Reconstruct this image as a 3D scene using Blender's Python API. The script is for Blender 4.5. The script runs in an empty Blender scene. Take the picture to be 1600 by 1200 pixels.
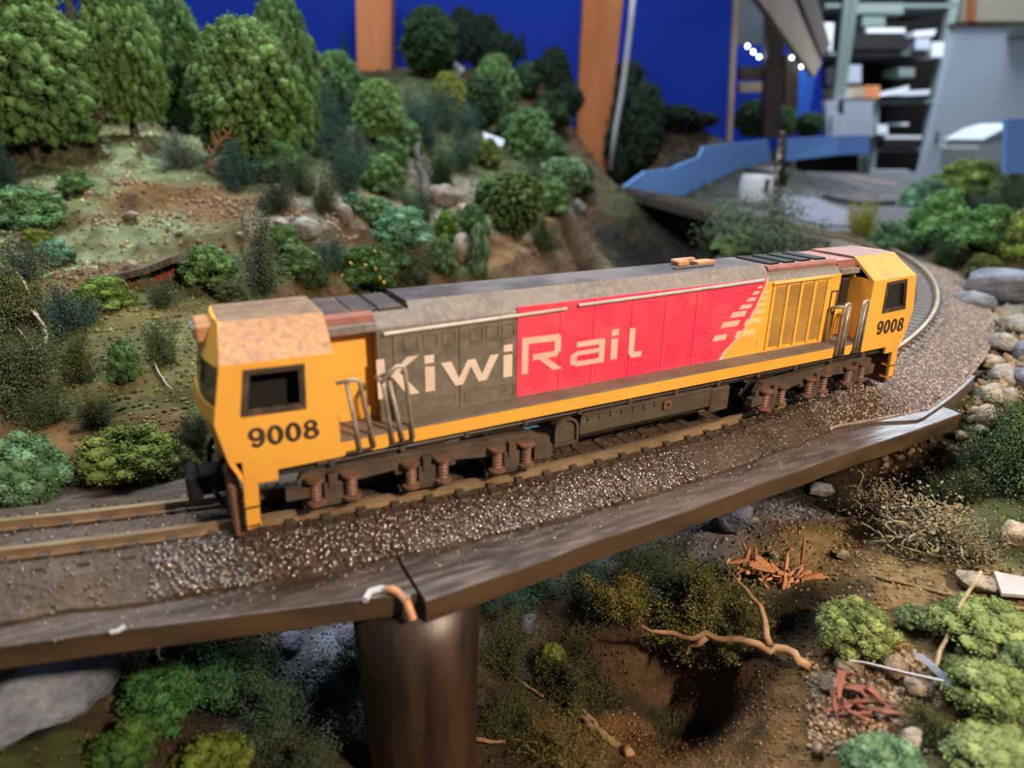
import bpy, bmesh, math, random
import numpy as np
from mathutils import Matrix, Vector
from mathutils.geometry import tessellate_polygon

# ============================================================ camera, light, exposure
# Everything below is modelled in centimetres (a 28 cm model locomotive) and brought to metres at the end.
SC = bpy.context.scene
COL = SC.collection
CAM = np.array([-14.986, -17.243, 8.530])
AX_R = np.array([0.88347, -0.46834, 0.01180])
AX_U = np.array([0.15260, 0.31148, 0.93792])
AX_W = np.array([0.44294, 0.82682, -0.34666])
FPX = 1050.0
cam = bpy.data.cameras.new('camera')
cam.lens = 36 * FPX / 1600
cam.sensor_width = 36
cam.clip_start = 0.005
cam.clip_end = 50
cam.dof.use_dof = True
cam.dof.focus_distance = 0.27
cam.dof.aperture_fstop = 8.5
camo = bpy.data.objects.new('camera', cam)
COL.objects.link(camo)
camo.matrix_world = Matrix(((AX_R[0], AX_U[0], -AX_W[0], CAM[0] * .01), (AX_R[1], AX_U[1], -AX_W[1], CAM[1] * .01),
                            (AX_R[2], AX_U[2], -AX_W[2], CAM[2] * .01), (0, 0, 0, 1)))
SC.camera = camo

W = bpy.data.worlds.new('world')
SC.world = W
W.use_nodes = True
W.node_tree.nodes['Background'].inputs[0].default_value = (0.50, 0.70, 1.0, 1)
W.node_tree.nodes['Background'].inputs[1].default_value = 0.12


def lamp(name, kind, loc, energy, color, size, target=None, size_y=None):
    l = bpy.data.lights.new(name, kind)
    l.energy = energy
    l.color = color
    if kind == 'AREA':
        l.size = size
        if size_y:
            l.shape = 'RECTANGLE'
            l.size_y = size_y
    else:
        l.shadow_soft_size = size
    o = bpy.data.objects.new(name, l)
    COL.objects.link(o)
    o.location = loc
    if target:
        o.rotation_euler = (Vector(target) - Vector(loc)).to_track_quat('-Z', 'Y').to_euler()
    return o


lamp('work_lamp', 'POINT', (0.06, -0.40, 0.30), 15.5, (1, 0.80, 0.58), 0.022)
lamp('ceiling_tube_near', 'AREA', (0.05, 0.50, 1.30), 34.0, (0.82, 0.93, 1.0), 1.2, (0.05, 0.75, 0), 0.5)
lamp('ceiling_tube_far', 'AREA', (2.9, 1.6, 1.9), 150.0, (0.80, 0.90, 1.0), 1.6, (2.9, 2.0, 0), 0.4)
SC.view_settings.view_transform = 'Standard'
SC.view_settings.look = 'None'
SC.view_settings.gamma = 1
SC.view_settings.use_curve_mapping = False
SC.view_settings.exposure = 0.0

rng = np.random.default_rng(7)
random.seed(7)
FWD = np.array([AX_W[0], AX_W[1], 0]) / math.hypot(AX_W[0], AX_W[1])


def ray(px, py):
    return (px - 800) / FPX * AX_R - (py - 600) / FPX * AX_U + AX_W


def at(px, py, d):
    """point at forward distance d (cm) seen in direction px,py"""
    v = ray(px, py)
    return CAM + v * (d / (v @ FWD))


def atz(px, py, z):
    v = ray(px, py)
    return CAM + v * ((z - CAM[2]) / v[2])


# ============================================================ noise
def _hash(ix, iy, iz, seed):
    h = (ix.astype(np.int64) * 374761393 + iy.astype(np.int64) * 668265263 + iz.astype(np.int64) * 2147483647 + seed * 974634821) & 0xFFFFFFFF
    h = ((h ^ (h >> 13)) * 1274126177) & 0xFFFFFFFF
    return ((h ^ (h >> 16)) & 0xFFFFFF) / float(0xFFFFFF)


def vnoise(P, seed=0):
    P = np.asarray(P, float)
    i = np.floor(P).astype(np.int64)
    f = P - i
    f = f * f * (3 - 2 * f)
    out = 0
    for dx in (0, 1):
        for dy in (0, 1):
            for dz in (0, 1):
                w = (f[:, 0] if dx else 1 - f[:, 0]) * (f[:, 1] if dy else 1 - f[:, 1]) * (f[:, 2] if dz else 1 - f[:, 2])
                out = out + w * _hash(i[:, 0] + dx, i[:, 1] + dy, i[:, 2] + dz, seed)
    return out * 2 - 1


def fbm(P, seed=0, oct=4):
    P = np.asarray(P, float)
    s, a = 0, 1.0
    for k in range(oct):
        s = s + a * vnoise(P * (2 ** k), seed + k)
        a *= .5
    return s


# ============================================================ materials (texture scales are per centimetre)
def node(nt, t, **kw):
    n = nt.nodes.new(t)
    for k, v in kw.items():
        setattr(n, k, v)
    return n


def L(c):
    return (*c, 1) if len(c) == 3 else c


def mat(name, c, rough=.6, c2=None, sc=1.5, mixlo=.45, mixhi=.65, bump=0, bsc=6, metal=0, spec=.5, stretch=None, objcol=False, tone=None,
        vcol=False, c3=None, sc3=.4, alpha=None, emit=0, detail=4):
    m = bpy.data.materials.new(name)
    m.use_nodes = True
    nt = m.node_tree
    b = nt.nodes['Principled BSDF']
    b.inputs['Roughness'].default_value = rough
    b.inputs['Metallic'].default_value = metal
    b.inputs['Specular IOR Level'].default_value = spec
    tc = node(nt, 'ShaderNodeTexCoord')
    mp = node(nt, 'ShaderNodeMapping')
    nt.links.new(tc.outputs['Object'], mp.inputs[0])
    mp.inputs['Scale'].default_value = stretch or (1, 1, 1)
    col = None
    if objcol:
        oi = node(nt, 'ShaderNodeObjectInfo')
        col = oi.outputs['Color']
    elif vcol:
        at_ = node(nt, 'ShaderNodeAttribute', attribute_name='Col')
        col = at_.outputs['Color']
    else:
        rgb = node(nt, 'ShaderNodeRGB')
        rgb.outputs[0].default_value = L(c)
        col = rgb.outputs[0]

    def noise(scale, det=detail):
        n = node(nt, 'ShaderNodeTexNoise')
        n.inputs['Scale'].default_value = scale * 100
        n.inputs['Detail'].default_value = det
        nt.links.new(mp.outputs[0], n.inputs['Vector'])
        return n

    def mixin(col, cc, scale, lo, hi, mode='MIX'):
        n = noise(scale)
        r = node(nt, 'ShaderNodeMapRange')
        r.inputs[1].default_value = lo
        r.inputs[2].default_value = hi
        nt.links.new(n.outputs[0], r.inputs[0])
        mx = node(nt, 'ShaderNodeMix', data_type='RGBA', blend_type=mode)
        nt.links.new(r.outputs[0], mx.inputs[0])
        nt.links.new(col, mx.inputs[6])
        mx.inputs[7].default_value = L(cc)
        return mx.outputs[2]
    if c2 is not None:
        col = mixin(col, c2, sc, mixlo, mixhi, 'MULTIPLY' if (objcol or vcol) else 'MIX')
    if c3 is not None:
        col = mixin(col, c3, sc3, mixlo, mixhi, 'MULTIPLY' if (objcol or vcol) else 'MIX')
    if tone is not None:
        a = node(nt, 'ShaderNodeAttribute', attribute_name='tone')
        r = node(nt, 'ShaderNodeMapRange')
        r.inputs[3].default_value, r.inputs[4].default_value = tone
        nt.links.new(a.outputs['Fac'], r.inputs[0])
        mx = node(nt, 'ShaderNodeVectorMath', operation='SCALE')
        nt.links.new(col, mx.inputs[0])
        nt.links.new(r.outputs[0], mx.inputs['Scale'])
        col = mx.outputs[0]
    nt.links.new(col, b.inputs['Base Color'])
    if bump:
        n = noise(bsc, 5)
        bp = node(nt, 'ShaderNodeBump')
        bp.inputs['Strength'].default_value = 1
        bp.inputs['Distance'].default_value = bump * .01
        nt.links.new(n.outputs[0], bp.inputs['Height'])
        nt.links.new(bp.outputs[0], b.inputs['Normal'])
    if alpha is not None:
        b.inputs['Transmission Weight'].default_value = 1
        b.inputs['IOR'].default_value = 1.3
    if emit:
        b.inputs['Emission Color'].default_value = L(c)
        b.inputs['Emission Strength'].default_value = emit
    return m


YEL = (.86, .43, .065)
M_yel = mat('loco_yellow_paint', YEL, .42, (.80, .36, .05), .35, .42, .7)
M_yeldirt = mat('loco_yellow_weathered', (.58, .285, .105), .55, (.46, .22, .09), 1.4, .40, .68, c3=(.30, .16, .085), sc3=6)
M_yelroof = mat('loco_roof_rust_dust', (.24, .135, .075), .6, (.15, .09, .06), .8, .38, .68, c3=(.30, .19, .11), sc3=3)
M_yelfade = mat('loco_yellow_faded', (.74, .38, .10), .5, (.66, .32, .13), 1.2, .45, .7)
M_red = mat('loco_red_paint', (.83, .050, .105), .40, (.84, .10, .12), .45, .42, .72, c3=(.80, .035, .10), sc3=1.6)
M_grey = mat('loco_grey_paint', (.150, .128, .095), .55, (.105, .092, .070), .8, .4, .68, c3=(.20, .16, .12), sc3=3)
M_walk = mat('walkway_grey', (.20, .165, .135), .6, (.145, .12, .10), 1.1, .4, .7)
M_roofg = mat('roof_grey_paint', (.235, .205, .185), .40, (.17, .145, .13), .7, .42, .7, c3=(.28, .245, .225), sc3=5)
M_rooftop = mat('roof_top_sooty', (.19, .165, .16), .42, (.075, .062, .062), .45, .40, .62)
M_roofdark = mat('roof_dark_hatch', (.060, .045, .042), .5, (.13, .085, .070), 1.3, .45, .7)
M_pink = mat('roof_faded_red', (.34, .135, .10), .6, (.20, .10, .08), 1.5, .4, .7)
M_letter = mat('lettering_cream', (.74, .60, .50), .55, (.62, .48, .38), 1.2, .45, .75)
M_letterr = mat('lettering_pink_white', (.84, .48, .38), .5, (.80, .38, .30), 1.2, .45, .75)
M_stripe = mat('stripe_faded_cream', (.86, .55, .22), .5)
M_black = mat('black_print', (.035, .022, .016), .6, (.07, .04, .025), 3, .5, .75)
M_frame = mat('window_rubber', (.055, .036, .026), .6, (.12, .085, .06), 3, .5, .72)
M_in = mat('cab_shade_black', (.006, .005, .004), .9)
M_glass = mat('cab_glass', (.02, .02, .022), .06, spec=.9)
M_rail_hand = mat('handrail_wire', (.42, .36, .30), .4, (.26, .21, .17), 3, .4, .65, metal=.2)
M_grille = mat('grille_dirty_yellow', (.40, .21, .035), .6, (.27, .135, .025), .7, .4, .68)
M_strip = mat('rain_strip', (.46, .40, .34), .45, (.36, .29, .23), 2, .4, .7)
M_under = mat('underframe_black', (.030, .021, .016), .55, (.055, .038, .028), 2, .45, .7)
M_bogie = mat('bogie_brown_grime', (.075, .052, .038), .5, (.120, .083, .058), 1.6, .42, .68, bump=.02, bsc=9)
M_spring = mat('spring_rust', (.20, .095, .058), .5, (.12, .065, .042), 3, .4, .7)
M_wheel = mat('wheel_dark_steel', (.035, .026, .020), .4, metal=.4)
M_tank = mat('fuel_tank_grime', (.075, .060, .040), .38, (.115, .092, .062), 1.2, .42, .7, bump=.012, bsc=12)
M_blue = mat('blue_bit', (.06, .21, .36), .5)
M_orange = mat('orange_fitting', (.55, .26, .11), .6, (.35, .17, .09), 3, .4, .7)
M_rail = mat('rail_rust_brown', (.34, .235, .135), .38, (.22, .145, .085), 1.0, .4, .7, metal=.25)
M_railtop = mat('rail_polished_top', (.46, .34, .21), .3, (.32, .22, .13), .6, .4, .7, metal=.5)
M_sleeper = mat('sleeper_brown', (.060, .042, .032), .6, (.105, .078, .06), 2, .42, .7)
M_ballast = mat('ballast_bed', (.070, .046, .029), .55, (.11, .076, .052), 1.1, .42, .68, bump=.07, bsc=6, spec=.35)
M_grain = mat('ballast_grain', (.075, .046, .029), .24, tone=(.35, 1.6), spec=1.0)
M_graveld = mat('dry_gravel', (.36, .275, .23), .75, tone=(.35, 1.5))
M_board = mat('black_painted_board', (.040, .029, .025), .36, (.095, .068, .054), .55, .40, .68, stretch=(.22, 1, 1), bump=.035, bsc=2.6, c3=(.13, .10, .085), sc3=5)
M_boardedge = mat('board_edge_brown', (.090, .052, .027), .42, (.035, .024, .016), 1.1, .4, .7, stretch=(.3, 1, 1))
M_pier = mat('pier_dark_varnish', (.018, .011, .008), .42, (.075, .040, .022), .55, .42, .68, stretch=(1.6, 1.6, .22), bump=.012, bsc=2)
M_wood = mat('pine_timber', (.50, .165, .058), .6, (.38, .115, .040), .10, .40, .62, stretch=(3, 3, .12), c3=(.56, .21, .085), sc3=.05, spec=.2)
M_woodd = mat('dark_timber', (.075, .048, .032), .7, (.045, .028, .02), .1, .4, .7)
M_woodl = mat('pale_timber', (.33, .25, .17), .7, (.25, .18, .12), .08, .4, .7)
M_bluewall = mat('backdrop_blue', (.009, .031, .29), .8, (.007, .024, .23), .03, .35, .7, spec=.08)
M_fascia = mat('fascia_blue', (.17, .36, .80), .55, (.15, .31, .70), .05, .4, .7)
M_dark = mat('dark_board_and_shade', (.010, .009, .009), .9, spec=.05)
M_darkplank = mat('dark_plank', (.017, .015, .013), .8, (.03, .026, .022), .3, .4, .7)
M_yard = mat('yard_grey', (.055, .052, .058), .7, (.085, .08, .095), .05, .4, .65, c3=(.035, .03, .033), sc3=.12, spec=.15)
M_lav = mat('lavender_road', (.115, .115, .165), .7, (.09, .09, .125), .05, .4, .7)
M_white = mat('white_plastic', (.52, .53, .58), .5)
M_offw = mat('off_white', (.50, .52, .52), .6)
M_greyp = mat('grey_panel', (.33, .36, .42), .6, (.30, .32, .37), .02, .4, .7)
M_greyw = mat('door_blue_grey', (.56, .63, .72), .6, (.50, .56, .67), .015, .35, .7)
M_steel = mat('shelf_steel', (.13, .165, .155), .55, spec=.3)
M_blk = mat('black_plastic', (.013, .012, .012), .6, spec=.2)
M_cream = mat('cream_wall', (.50, .45, .34), .8)
M_brownwall = mat('dark_room_wall', (.035, .030, .026), .9)
M_led = mat('led_white', (.75, .92, 1.0), .5, emit=24)
M_cable = mat('cable_grey', (.34, .34, .36), .5)
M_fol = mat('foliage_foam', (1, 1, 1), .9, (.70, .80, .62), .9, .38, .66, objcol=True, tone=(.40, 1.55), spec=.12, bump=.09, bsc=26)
M_rock = mat('rock_stone', (1, 1, 1), .8, (.50, .50, .52), 1.6, .36, .66, bump=.14, bsc=5, objcol=True, spec=.25, c3=(.75, .70, .66), sc3=9)
M_twig = mat('twig_bark', (1, 1, 1), .7, (.55, .45, .4), 2.5, .4, .7, objcol=True)
M_splint = mat('splinter_wood', (.62, .29, .14), .6, (.46, .19, .085), .9, .4, .7, tone=(.65, 1.25))
M_ground = mat('scenic_ground', (1, 1, 1), .9, (.50, .47, .42), .55, .36, .66, bump=.10, bsc=3.2, vcol=True, c3=(.80, .82, .62), sc3=2.2, spec=.2)
M_turf = mat('turf_flock', (1, 1, 1), .95, vcol=True, tone=(.55, 1.5), spec=.1)
M_strippaper = mat('strip_offcut', (.66, .58, .46), .5, (.40, .36, .36), .5, .45, .6)
M_flower = mat('yellow_bloom', (.50, .38, .03), .7)
M_leaf = mat('leaf_pale', (.14, .25, .10), .5, (.22, .33, .17), 2, .4, .7)


# ============================================================ mesh helpers
ORIG = {}


def mesh_np(name, V, F, mats, tone=None, col=None, smooth=False, mi=None):
    V = np.asarray(V, np.float32)
    F = np.asarray(F, np.int32)
    me = bpy.data.meshes.new(name)
    me.vertices.add(len(V))
    me.vertices.foreach_set('co', V.ravel())
    n = F.shape[1]
    me.loops.add(F.size)
    me.loops.foreach_set('vertex_index', F.ravel())
    me.polygons.add(len(F))
    me.polygons.foreach_set('loop_start', np.arange(0, F.size, n, dtype=np.int32))
    if mi is not None:
        me.polygons.foreach_set('material_index', np.asarray(mi, np.int32))
    if smooth:
        me.polygons.foreach_set('use_smooth', np.ones(len(F), bool))
    if tone is not None:
        a = me.attributes.new('tone', 'FLOAT', 'POINT')
        a.data.foreach_set('value', np.asarray(tone, np.float32))
    if col is not None:
        a = me.attributes.new('Col', 'FLOAT_COLOR', 'POINT')
        c4 = np.ones((len(V), 4), np.float32)
        c4[:, :3] = col
        a.data.foreach_set('color', c4.ravel())
    for m in (mats if isinstance(mats, (list, tuple)) else [mats]):
        me.materials.append(m)
    me.update(calc_edges=True)
    me.validate()
    return me


def tag(o, label=None, cat=None, group=None, kind=None):
    for k, v in (('label', label), ('category', cat), ('group', group), ('kind', kind)):
        if v:
            o[k] = v
    return o


def link(name, me, parent=None, loc=(0, 0, 0), rot=None, scale=None, color=None):
    o = bpy.data.objects.new(name, me)
    COL.objects.link(o)
    if parent is not None:
        o.parent = parent
    o.location = loc
    if rot is not None:
        o.rotation_euler = rot
    if scale is not None:
        o.scale = scale
    if color is not None:
        o.color = (*color, 1)
    return o


def thing(name, label, cat, loc, group=None, kind=None):
    o = bpy.data.objects.new(name, None)
    COL.objects.link(o)
    o.location = [float(a) for a in loc]
    o.empty_display_size = .01
    ORIG[o.name] = np.array(loc, float)
    return tag(o, label, cat, group, kind)


class M:
    """collects boxes, prisms, tubes ... in world centimetres; build() links them as one mesh object"""

    def __init__(s):
        s.v, s.f, s.mi, s.cur = [], [], [], 0

    def add(s, V, F):
        b = len(s.v)
        s.v += [tuple(map(float, p)) for p in V]
        for f in F:
            s.f.append([i + b for i in f])
            s.mi.append(s.cur)
        return s

    def m(s, i):
        s.cur = i
        return s

    def hexa(s, A, B):
        A, B = list(A), list(B)
        n = len(A)
        F = [list(range(n))[::-1], list(range(n, 2 * n))] + [[i, (i + 1) % n, n + (i + 1) % n, n + i] for i in range(n)]
        return s.add(A + B, F)

    def box(s, x0, x1, y0, y1, z0, z1):
        return s.hexa([(x0, y0, z0), (x1, y0, z0), (x1, y1, z0), (x0, y1, z0)], [(x0, y0, z1), (x1, y0, z1), (x1, y1, z1), (x0, y1, z1)])

    def bbox(s, x0, x1, y0, y1, z0, z1, b=.05):
        """box with chamfered vertical and top edges"""
        ring = lambda i, z: [(x0 + i, y0 + i + b, z), (x0 + i + b, y0 + i, z), (x1 - i - b, y0 + i, z), (x1 - i, y0 + i + b, z),
                             (x1 - i, y1 - i - b, z), (x1 - i - b, y1 - i, z), (x0 + i + b, y1 - i, z), (x0 + i, y1 - i - b, z)]
        rings = [ring(b, z0), ring(0, z0 + b), ring(0, z1 - b), ring(b, z1)]
        return s.loft(rings)

    def loft(s, rings, caps=True, closed=True):
        n = len(rings[0])
        V = [p for r in rings for p in r]
        F = []
        for k in range(len(rings) - 1):
            for i in range(n if closed else n - 1):
                j = (i + 1) % n
                F.append([k * n + i, k * n + j, (k + 1) * n + j, (k + 1) * n + i])
        if caps:
            F.append(list(range(n))[::-1])
            F.append([(len(rings) - 1) * n + i for i in range(n)])
        return s.add(V, F)

    def prism_xz(s, poly, y0, y1):
        return s.hexa([(x, y0, z) for x, z in poly], [(x, y1, z) for x, z in poly])

    def prism_yz(s, poly, x0, x1):
        return s.hexa([(x0, y, z) for y, z in poly], [(x1, y, z) for y, z in poly])

    def prism_xy(s, poly, z0, z1):
        return s.hexa([(x, y, z0) for x, y in poly], [(x, y, z1) for x, y in poly])

    def plate_xz(s, outer, holes, y0, y1):
        """flat panel in the xz plane with holes, thickness y0..y1"""
        loops = [[Vector((x, z, 0)) for x, z in lp] for lp in [outer] + list(holes)]
        tri = tessellate_polygon(loops)
        pts = [p for lp in loops for p in lp]
        n = len(pts)
        V = [(p.x, y0, p.y) for p in pts] + [(p.x, y1, p.y) for p in pts]
        F = [list(t) for t in tri] + [[i + n for i in t[::-1]] for t in tri]
        k = 0
        for lp in loops:
            m = len(lp)
            F += [[k + i, k + (i + 1) % m, n + k + (i + 1) % m, n + k + i] for i in range(m)]
            k += m
        return s.add(V, F)

    def tube(s, pts, r, n=8, r2=None):
        P = [np.array(p, float) for p in pts]
        rings = []
        up = None
        for i, p in enumerate(P):
            t = P[min(i + 1, len(P) - 1)] - P[max(i - 1, 0)]
            t = t / (np.linalg.norm(t) + 1e-12)
            if up is None:
                up = np.cross(t, [0, 0, 1] if abs(t[2]) < .9 else [1, 0, 0])
            up = up - t * (up @ t)
            up /= np.linalg.norm(up) + 1e-12
            b = np.cross(t, up)
            rr = r if r2 is None else r + (r2 - r) * i / (len(P) - 1)
            rings.append([p + rr * (math.cos(a) * up + math.sin(a) * b) for a in [2 * math.pi * k / n for k in range(n)]])
        return s.loft(rings)

    def cyl(s, p0, p1, r, n=16):
        return s.tube([p0, p1], r, n)

    def lathe(s, c, prof, n=20, axis='z'):
        rings = []
        for rr, h in prof:
            R_ = []
            for k in range(n):
                a = 2 * math.pi * k / n
                if axis == 'z':
                    R_.append((c[0] + rr * math.cos(a), c[1] + rr * math.sin(a), c[2] + h))
                elif axis == 'y':
                    R_.append((c[0] + rr * math.cos(a), c[1] + h, c[2] + rr * math.sin(a)))
            rings.append(R_)
        return s.loft(rings)

    def mesh(s, name, mats, o=(0, 0, 0), smooth=False):
        me = bpy.data.meshes.new(name)
        o = np.array(o, float)
        me.from_pydata([tuple(np.array(p) - o) for p in s.v], [], s.f)
        for m in (mats if isinstance(mats, (list, tuple)) else [mats]):
            me.materials.append(m)
        me.polygons.foreach_set('material_index', s.mi)
        if smooth:
            me.polygons.foreach_set('use_smooth', [True] * len(me.polygons))
        bm = bmesh.new()
        bm.from_mesh(me)
        bmesh.ops.recalc_face_normals(bm, faces=bm.faces)
        bm.to_mesh(me)
        bm.free()
        return me

    def build(s, name, mats, parent=None, o=None, smooth=False, label=None):
        if parent is not None:
            top = parent
            while top.parent is not None:
                top = top.parent
            o = ORIG.get(top.name, np.zeros(3))
            ob = link(name, s.mesh(name, mats, o, smooth), parent)
        else:
            o = np.zeros(3) if o is None else np.array(o, float)
            ob = link(name, s.mesh(name, mats, o, smooth), None, [float(a) for a in o])
            ORIG[ob.name] = o
        if label:
            ob['label'] = label
        return ob


def ico(sub):
    bm = bmesh.new()
    bmesh.ops.create_icosphere(bm, subdivisions=sub, radius=1)
    V = np.array([v.co[:] for v in bm.verts])
    F = np.array([[v.index for v in f.verts] for f in bm.faces])
    bm.free()
    return V, F


ICO1, ICOF1 = ico(1)
ICO2, ICOF2 = ico(2)
ICO3, ICOF3 = ico(3)
OCT = np.array([(1, 0, 0), (-1, 0, 0), (0, 1, 0), (0, -1, 0), (0, 0, 1), (0, 0, -1)], float)
OCTF = np.array([(0, 2, 4), (2, 1, 4), (1, 3, 4), (3, 0, 4), (2, 0, 5), (1, 2, 5), (3, 1, 5), (0, 3, 5)])
TET = np.array([(1, 1, 1), (-1, -1, 1), (-1, 1, -1), (1, -1, -1)], float) / 1.5
TETF = np.array([(0, 1, 3), (0, 2, 1), (0, 3, 2), (1, 2, 3)])


def randrot(n):
    q = rng.normal(size=(n, 4))
    q /= np.linalg.norm(q, axis=1)[:, None]
    w, x, y, z = q.T
    return np.stack([np.stack([1 - 2 * (y * y + z * z), 2 * (x * y - z * w), 2 * (x * z + y * w)], -1),
                     np.stack([2 * (x * y + z * w), 1 - 2 * (x * x + z * z), 2 * (y * z - x * w)], -1),
                     np.stack([2 * (x * z - y * w), 2 * (y * z + x * w), 1 - 2 * (x * x + y * y)], -1)], 1)


def scatter(base, faces, C, R, aniso=.3):
    """copies of a tiny base shape at C with radius R, random turn and stretch"""
    n, k = len(C), len(base)
    S = np.asarray(R)[:, None, None] * (1 + aniso * rng.uniform(-1, 1, (n, 1, 3)))
    P = np.einsum('nij,nkj->nki', randrot(n), base[None] * S)
    V = (P + np.asarray(C)[:, None]).reshape(-1, 3)
    F = (faces[None] + (np.arange(n) * k)[:, None, None]).reshape(-1, 3)
    return V, F


def lumps(C, A, size, noise=.25, base=None, bf=None):
    """irregular ellipsoidal lumps at C with long axis A; size (n,3)"""
    n = len(C)
    base = ICO2 if base is None else base
    bf = ICOF2 if bf is None else bf
    A = A / (np.linalg.norm(A, axis=1)[:, None] + 1e-9)
    ref = np.where(np.abs(A[:, 2:3]) < .9, np.array([[0, 0, 1.]]), np.array([[1., 0, 0]]))
    B = np.cross(A, ref)
    B /= np.linalg.norm(B, axis=1)[:, None]
    Cc = np.cross(A, B)
    Rm = np.stack([A, B, Cc], 2)
    var = np.stack([1 + noise * fbm(base * 1.6 + k * 11.3, k, 2) for k in range(12)])
    pick = rng.integers(0, 12, n)
    P = base[None] * var[pick][:, :, None] * size[:, None, :]
    V = np.einsum('nij,nkj->nki', Rm, P) + C[:, None]
    F = (bf[None] + (np.arange(n) * len(base))[:, None, None]).reshape(-1, 3)
    return V.reshape(-1, 3), F, V


def join(parts):
    Vs, Fs, Ts, b = [], [], [], 0
    for V, F, T in parts:
        Vs.append(V)
        Fs.append(F + b)
        Ts.append(T)
        b += len(V)
    return np.concatenate(Vs), np.concatenate(Fs), np.concatenate(Ts)


# ============================================================ foliage meshes (shared by copies)
def clump_tree(name, N=300, prof='dome', ls=1.0, seed=0, grains=34):
    """crown of drooping foam clumps, height 1, width 1"""
    t = np.sort(rng.uniform(0, 1, N) ** .9)
    az = np.arange(N) * 2.39996 + rng.uniform(-.5, .5, N)
    if prof == 'dome':
        R = np.where(t > .3, .5 * np.sqrt(np.clip(1 - ((t - .3) / .72) ** 2, 0, 1)), .5 * (.72 + .28 * t / .3))
    elif prof == 'ball':
        R = .5 * np.sqrt(np.clip(1 - ((t - .52) / .52) ** 2, .02, 1))
    else:
        R = .5 * (1 - t) ** .85 + .02
    rr = R * rng.uniform(.70, 1.0, N) * (1 + .10 * np.sin(az * 3 + t * 9) + .07 * np.sin(az * 7 - t * 17))
    C = np.stack([rr * np.cos(az), rr * np.sin(az), .04 + t * .92], 1)
    out = rng.normal(scale=.35, size=(N, 3)) + np.stack([np.cos(az), np.sin(az), -rng.uniform(.25, .8, N) + np.clip(t - .75, 0, 1) * 3.0], 1)
    s = ls * rng.uniform(.5, 1.4, N) * (1 if prof != 'cone' else (.45 + .6 * (1 - t)))
    size = np.stack([.050 * s, .034 * s, .030 * s], 1)
    V, F, VV = lumps(C, out, size, .3, ICO1, ICOF1)
    lt = np.clip(.34 + .16 * rng.normal(size=N), 0, 1)
    T = np.repeat(lt, len(ICO1))
    parts = [(V, F, T)]
    k = rng.integers(0, len(ICO1), (N, grains))
    G = VV[np.arange(N)[:, None], k]
    G = C[:, None] + (G - C[:, None]) * rng.uniform(.7, 1.45, (N, grains, 1)) + rng.normal(scale=.009, size=G.shape)
    g = scatter(OCT, OCTF, G.reshape(-1, 3), rng.uniform(.0045, .0105, N * grains) * ls ** .5)
    parts.append((g[0], g[1], np.repeat(np.clip(np.repeat(lt, grains) + .22 * rng.normal(size=N * grains), 0, 1), 6)))
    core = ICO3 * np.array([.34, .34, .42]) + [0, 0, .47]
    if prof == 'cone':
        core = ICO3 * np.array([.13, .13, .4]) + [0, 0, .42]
    parts.append((core, ICOF3, np.full(len(core), .05)))  # core toned darker, shade inside the crown put into its colour
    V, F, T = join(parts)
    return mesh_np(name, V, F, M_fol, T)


def foam_bush(name, nl=110, gr=82, gs=1.0, flat=1.0):
    """dome of foam lobes crusted with crumbs, width 1, height 1"""
    u = rng.uniform(0, 1, nl) ** .7
    az = np.arange(nl) * 2.39996 + rng.uniform(-.6, .6, nl)
    rr = .36 * np.sqrt(1 - u ** 2 * .92) * rng.uniform(.55, 1.1, nl)
    C = np.stack([rr * np.cos(az), rr * np.sin(az), .10 + .68 * u * rng.uniform(.7, 1.08, nl)], 1)
    A = C - [0, 0, .1] + rng.normal(scale=.1, size=C.shape)
    s = rng.uniform(.05, .115, nl)
    V, F, VV = lumps(C, A, np.stack([s, s * .95, s * .9], 1), .35, ICO1, ICOF1)
    lt = np.clip(.35 + .22 * rng.normal(size=nl), 0, 1)
    parts = [(V, F, np.repeat(lt, len(ICO1)))]
    D = rng.normal(size=(nl, gr, 3))
    D /= np.linalg.norm(D, axis=2)[..., None]
    G = C[:, None] + D * s[:, None, None] * rng.uniform(.85, 1.32, (nl, gr, 1))
    G = G.reshape(-1, 3)
    keep = G[:, 2] > -.02
    tg = np.clip(np.repeat(lt, gr) + .25 * rng.normal(size=nl * gr), 0, 1)[keep]
    G = G[keep]
    g = scatter(OCT, OCTF, G, rng.uniform(.009, .020, len(G)) * gs, .45)
    parts.append((g[0], g[1], np.repeat(tg, 6)))
    V, F, T = join(parts)
    return mesh_np(name, V, F, M_fol, T)


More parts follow.
